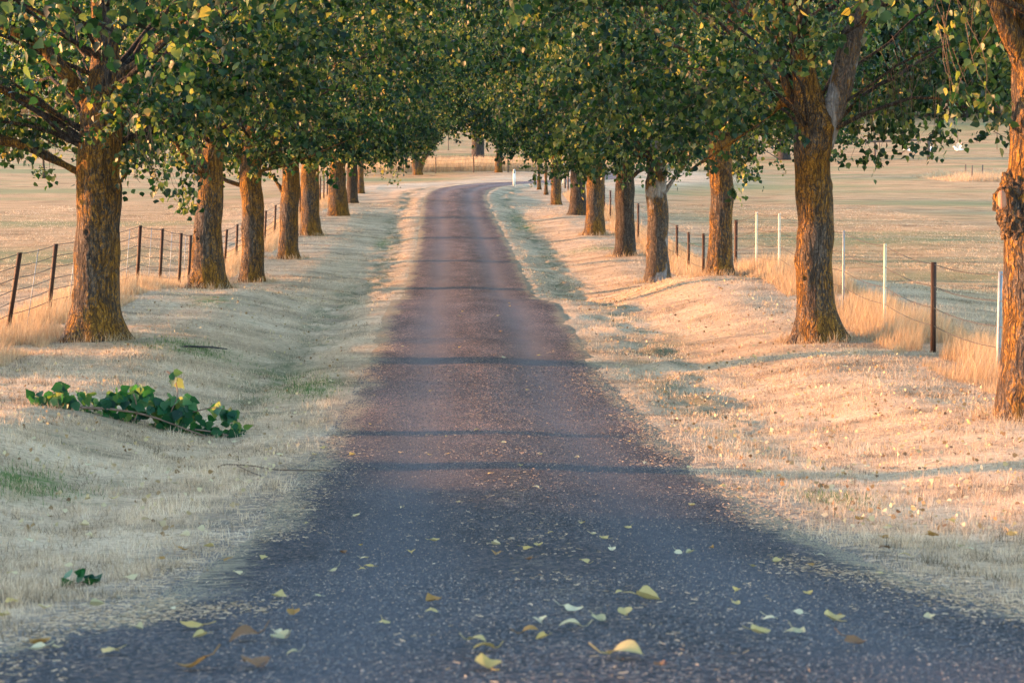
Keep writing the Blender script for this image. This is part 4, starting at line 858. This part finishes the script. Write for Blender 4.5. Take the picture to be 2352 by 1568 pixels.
# ------------------------------------------------------------------ grass, straw and litter (stuff)
def blades(name, X, Y, H, Wd, lean, mat, tint, seg2=True, zoff=-.01, bend=.5, wind=(0, 0)):
    n = len(X); Z = terrain(X, Y)+zoff; a = rng.uniform(0, 2*np.pi, n); l = lean*rng.random(n)
    d = np.stack([np.cos(a)*l+wind[0], np.sin(a)*l+wind[1]], 1); f = rng.normal(scale=.6, size=n)   # blades mostly face the lane
    wv = np.stack([np.cos(f), np.sin(f)], 1)*Wd[:, None]*.5
    B = np.stack([X, Y, Z], 1); L = np.hypot(d[:, 0], d[:, 1]); up = 1/np.sqrt(1+L**2)
    def P(t, wf, s):
        hx = H*up*t; q = B.copy(); q[:, 2] += hx*(1-.15*t*L); q[:, 0] += d[:, 0]*H*up*t**1.6; q[:, 1] += d[:, 1]*H*up*t**1.6
        q[:, 0] += s*wv[:, 0]*wf; q[:, 1] += s*wv[:, 1]*wf; return q
    k = np.arange(n)
    if seg2:
        V = np.stack([P(0, 1, -1), P(0, 1, 1), P(.55, .75, 1), P(.55, .75, -1), P(1, 0, 0)], 1).reshape(-1, 3); k = k[:, None]*5
        me = mesh_np(name, V, [k+np.array([[0, 1, 2, 3]]), k+np.array([[3, 2, 4]])], mat, False, {'tint': np.repeat(tint, 5)})
    else:
        V = np.stack([P(0, 1, -1), P(0, 1, 1), P(1, 0, 0)], 1).reshape(-1, 3); k = k[:, None]*3
        me = mesh_np(name, V, [k+np.array([[0, 1, 2]])], mat, False, {'tint': np.repeat(tint, 3)})
    return me
def scatter(n, y0, y1, umin, umax, power=1.0, pad=1.3):
    """points in the visible wedge, denser near the camera"""
    y = y0*(y1/y0)**(rng.random(n)**power); s0 = FPX/y
    xl = (-60-1035)/s0-pad; xr = (2352+60-1035)/s0+pad; x = xl+(xr-xl)*rng.random(n)
    u = np.abs(road_u(x, y)); m = (u > umin) & (u < umax); return x[m], y[m], u[m]
def edge_keep(x, y, u):
    e = hw(y)+.12*noise(y*1.9, (x < .5)*3.3, 0, 21)+.22*noise(y*.9, (x < .5)*2.1, 0, 61)
    return rng.random(len(x)) < sstep(-.12, .55, u-e)
# short mown grass
x, y, u = scatter(420000, 5, 34, 1.6, 16, .8); k = edge_keep(x, y, u); x, y = x[k], y[k]
k = rng.random(len(x)) < .25+.75*sstep(-.45, .25, fbm(x*2.4, y*1.5, 0, 48)); x, y = x[k], y[k]; pt = fbm(x*.8, y*.5, 0, 44); H = (.02+.055*rng.random(len(x))**1.6)*(1+.4*pt+2.2*np.maximum(0, fbm(x*3.6, y*2.6, 0, 49))); Wd = np.maximum(.0035, y*.00022)*rng.uniform(.7, 1.3, len(x))
tag(link('dry_grass', blades('dry_grass', x, y, H, Wd, 1.35, M['straw'], np.clip(.46+.35*pt+.65*fbm(x*6, y*3, 0, 46)+rng.normal(scale=.17, size=len(x)), 0, 1))), 'short mown dry grass covering the near verges', kind='stuff')
x, y, u = scatter(420000, 30, 125, 1.75, 24, .9); k = edge_keep(x, y, u); x, y = x[k], y[k]
k = rng.random(len(x)) < .2+.8*sstep(-.4, .25, fbm(x*1.6, y*.8, 0, 50)); x, y = x[k], y[k]; pt = fbm(x*.6, y*.3, 0, 45); H = (.02+.07*rng.random(len(x))**1.6)*(1+.5*pt); Wd = np.maximum(.006, y*.00026)
tag(link('dry_grass', blades('dry_grass', x, y, H, Wd, 1.4, M['straw'], np.clip(.5+.3*pt+.6*fbm(x*4, y*1.3, 0, 47)+rng.normal(scale=.15, size=len(x)), 0, 1), False)), 'short dry grass on the banks and field further down the drive', kind='stuff')
# long grass along both fence lines and behind the bend
def tall(n, y0, y1, x0, x1, h0, h1, label, tufts=None):
    y = y0*(y1/y0)**rng.random(n); xx = x0+(x1-x0)*rng.random(n)
    cl = fbm(xx*1.1, y*.7, 0, 71, 2); k = cl > -.25; xx, y, cl = xx[k], y[k], cl[k]
    edge_ = np.minimum(xx-x0, x1-xx)/(x1-x0)*2; H = (h0+(h1-h0)*rng.random(len(xx))**1.5)*(.35+.65*sstep(0, .6, edge_))*(1+.4*cl)
    Wd = np.maximum(.004, y*.00020)*rng.uniform(.6, 1.2, len(xx))
    o = link('long_grass', blades('long_grass', xx, y, H, Wd, .55, M['tall'], np.clip(.5+.3*cl+rng.normal(scale=.22, size=len(xx)), 0, 1), wind=(.15, 0))); tag(o, label, kind='stuff')
tall(52000, 26, 62, 6.9, 8.7, .18, .6, 'long golden grass under the near right fence')
tall(22000, 62, 135, 6.9, 8.6, .2, .55, 'long golden grass under the far right fence')
tall(42000, 30, 60, -8.3, -6.5, .15, .48, 'long golden grass under the near left fence')
tall(20000, 60, 135, -8.2, -6.6, .2, .5, 'long golden grass under the far left fence')
tall(45000, 196, 215, -14, 26, .7, 1.3, 'tall golden grass behind the bend fence')
tall(26000, 6.5, 19, -10.5, -6.2, .2, .55, 'unseen long grass on the rise added to shade the entrance')  # out-of-frame grass added to soften the edge of the cast shade
tall(9000, 165, 180, 38, 47, .3, .8, 'golden grass tuft round the three stakes')
# tufts round the trunk feet
xs_, ys_ = [], []
for o in COL.objects:
    if o.name.startswith('poplar_tree') and o.parent is None and o.location.y < 100:
        m_ = 900 if o.location.y < 60 else 350; a = rng.uniform(0, 6.28, m_); r = rng.uniform(.28, .75, m_); xs_.append(o.location.x+np.cos(a)*r); ys_.append(o.location.y+np.sin(a)*r)
x, y = np.concatenate(xs_), np.concatenate(ys_)
tag(link('long_grass', blades('long_grass', x, y, .06+.22*rng.random(len(x))**2, np.maximum(.004, y*.0002), .9, M['tall'], rng.random(len(x)))), 'dry grass tufts left unmown round the feet of the trunks', kind='stuff')
# green weeds
xs_, ys_ = [], []
for (px, py, rx_, ry_) in GREENS[:5]:
    p = hit(px, py); m_ = int(900*rx_*ry_/(.5+p[1]/40)); xs_.append(p[0]+rng.normal(size=m_)*rx_*.6); ys_.append(p[1]+rng.normal(size=m_)*ry_*.6)
x, y = np.concatenate(xs_), np.concatenate(ys_); k = np.abs(road_u(x, y)) > hw(y)+.1; x, y = x[k], y[k]
tag(link('green_grass', blades('green_grass', x, y, .04+.07*rng.random(len(x)), np.maximum(.005, y*.00025), 1.0, M['green'], rng.random(len(x)))), 'patches of green grass and weeds in the verges', kind='stuff')
# straw and chips on the road, flat pieces
def litter(name, n, y0, y1, fn, mat, lab, ln, wd, tint):
    y = y0*(y1/y0)**rng.random(n); u = (rng.random(n)*2-1)*(hw(y)+.3); k = rng.random(n) < fn(u, y); y, u = y[k], u[k]; x = xc(y)+u; n = len(x)
    z = terrain(x, y, False)+rng.uniform(.002, .010, n); a = rng.uniform(0, 6.28, n); L = ln*rng.uniform(.3, 1.6, n)*np.maximum(1, y/22); W2 = wd*rng.uniform(.6, 1.3, n)*np.maximum(1, y/14)
    d = np.stack([np.cos(a), np.sin(a), rng.normal(scale=.10, size=n)], 1)*L[:, None]/2; p = np.stack([-np.sin(a), np.cos(a), np.zeros(n)], 1)*W2[:, None]/2; c = np.stack([x, y, z], 1)
    V = np.stack([c-d-p, c+d-p, c+d+p+np.array([0, 0, .003]), c-d+p+np.array([0, 0, .003])], 1).reshape(-1, 3); k = np.arange(n)[:, None]*4
    tag(link(name, mesh_np(name, V, [k+np.array([[0, 1, 2, 3]])], mat, False, {'tint': np.repeat(rng.uniform(*tint, n), 4)})), lab, kind='stuff')
litter('straw_litter', 80000, 4.8, 40, lambda u, y: np.clip(1.2*sstep(-.6, .1, np.abs(u)-hw(y)+.25*noise(y*.8, (u < 0)*3.0, 0, 82))+.09*np.exp(-(u/.4)**2)+.012, 0, 1)*sstep(-.35, .6, fbm(u*2.2, y*.7, 0, 81)+.1), M['straw'], 'straw and grass clippings strewn on the asphalt', .021, .0013, (.1, .8))
# loose stones on the asphalt
def stones(n, y0, y1):
    y = y0*(y1/y0)**rng.random(n); u = (rng.random(n)*2-1)*(hw(y)+.1); x = xc(y)+u; r = rng.uniform(.0025, .007, n)*np.maximum(1, y/14)
    z = terrain(x, y, False)-.004; O = np.array([[1, 0, 0], [0, 1, 0], [-1, 0, 0], [0, -1, 0], [0, 0, .8]]); a = rng.uniform(0, 6.28, n); ca, sa = np.cos(a), np.sin(a)
    jit = rng.uniform(.6, 1.2, (n, 5)); V = O[None, :, :]*r[:, None, None]*jit[:, :, None]
    V = np.stack([V[..., 0]*ca[:, None]-V[..., 1]*sa[:, None], V[..., 0]*sa[:, None]+V[..., 1]*ca[:, None], V[..., 2]], -1)+np.stack([x, y, z], 1)[:, None, :]
    k = np.arange(n)[:, None]*5; return mesh_np('gravel', V.reshape(-1, 3), [np.concatenate([k+np.array([[a_, (a_+1) % 4, 4]]) for a_ in range(4)])], None, False, {'tint': np.repeat(rng.random(n), 5)})
mg, n_ = newmat('road_stone'); finish(n_, ramp(n_, attr(n_, 'tint'), [(0, (.05, .05, .06)), (.5, (.10, .10, .115)), (.8, (.16, .14, .13)), (.95, (.30, .20, .15)), (1, (.40, .30, .24))]), .8, spec=.3)
g = stones(90000, 4.8, 34); g.materials.append(mg); tag(link('gravel', g), 'fine loose chippings over the asphalt', kind='stuff')
# small leaf litter too many to count on the right bank
n = 4200; x = np.where(rng.random(n) < .68, rng.uniform(2.6, 7.2, n), rng.uniform(-6.4, -1.6, n)); y = 14*(70/14)**rng.random(n); z = terrain(x, y)+rng.uniform(.02, .05, n)
V, Qf, tn = leaves_np(np.stack([x, y, z], 1), np.stack([rng.normal(size=n), rng.normal(size=n), rng.normal(size=n)*.3], 1), rng.uniform(.025, .055, n), rng.random(n))
ml, n_ = newmat('litter_leaf'); c_ = ramp(n_, attr(n_, 'tint'), [(0, (.46, .36, .19)), (.4, (.55, .45, .29)), (.7, (.30, .19, .09)), (1, (.16, .09, .05))]); finish(n_, c_, .7, transl=c_, tfac=.2)
tag(link('leaf_litter', mesh_np('leaf_litter', V, [Qf], ml, False, {'tint': tn})), 'crumbled dry leaf litter over both verges', kind='stuff')
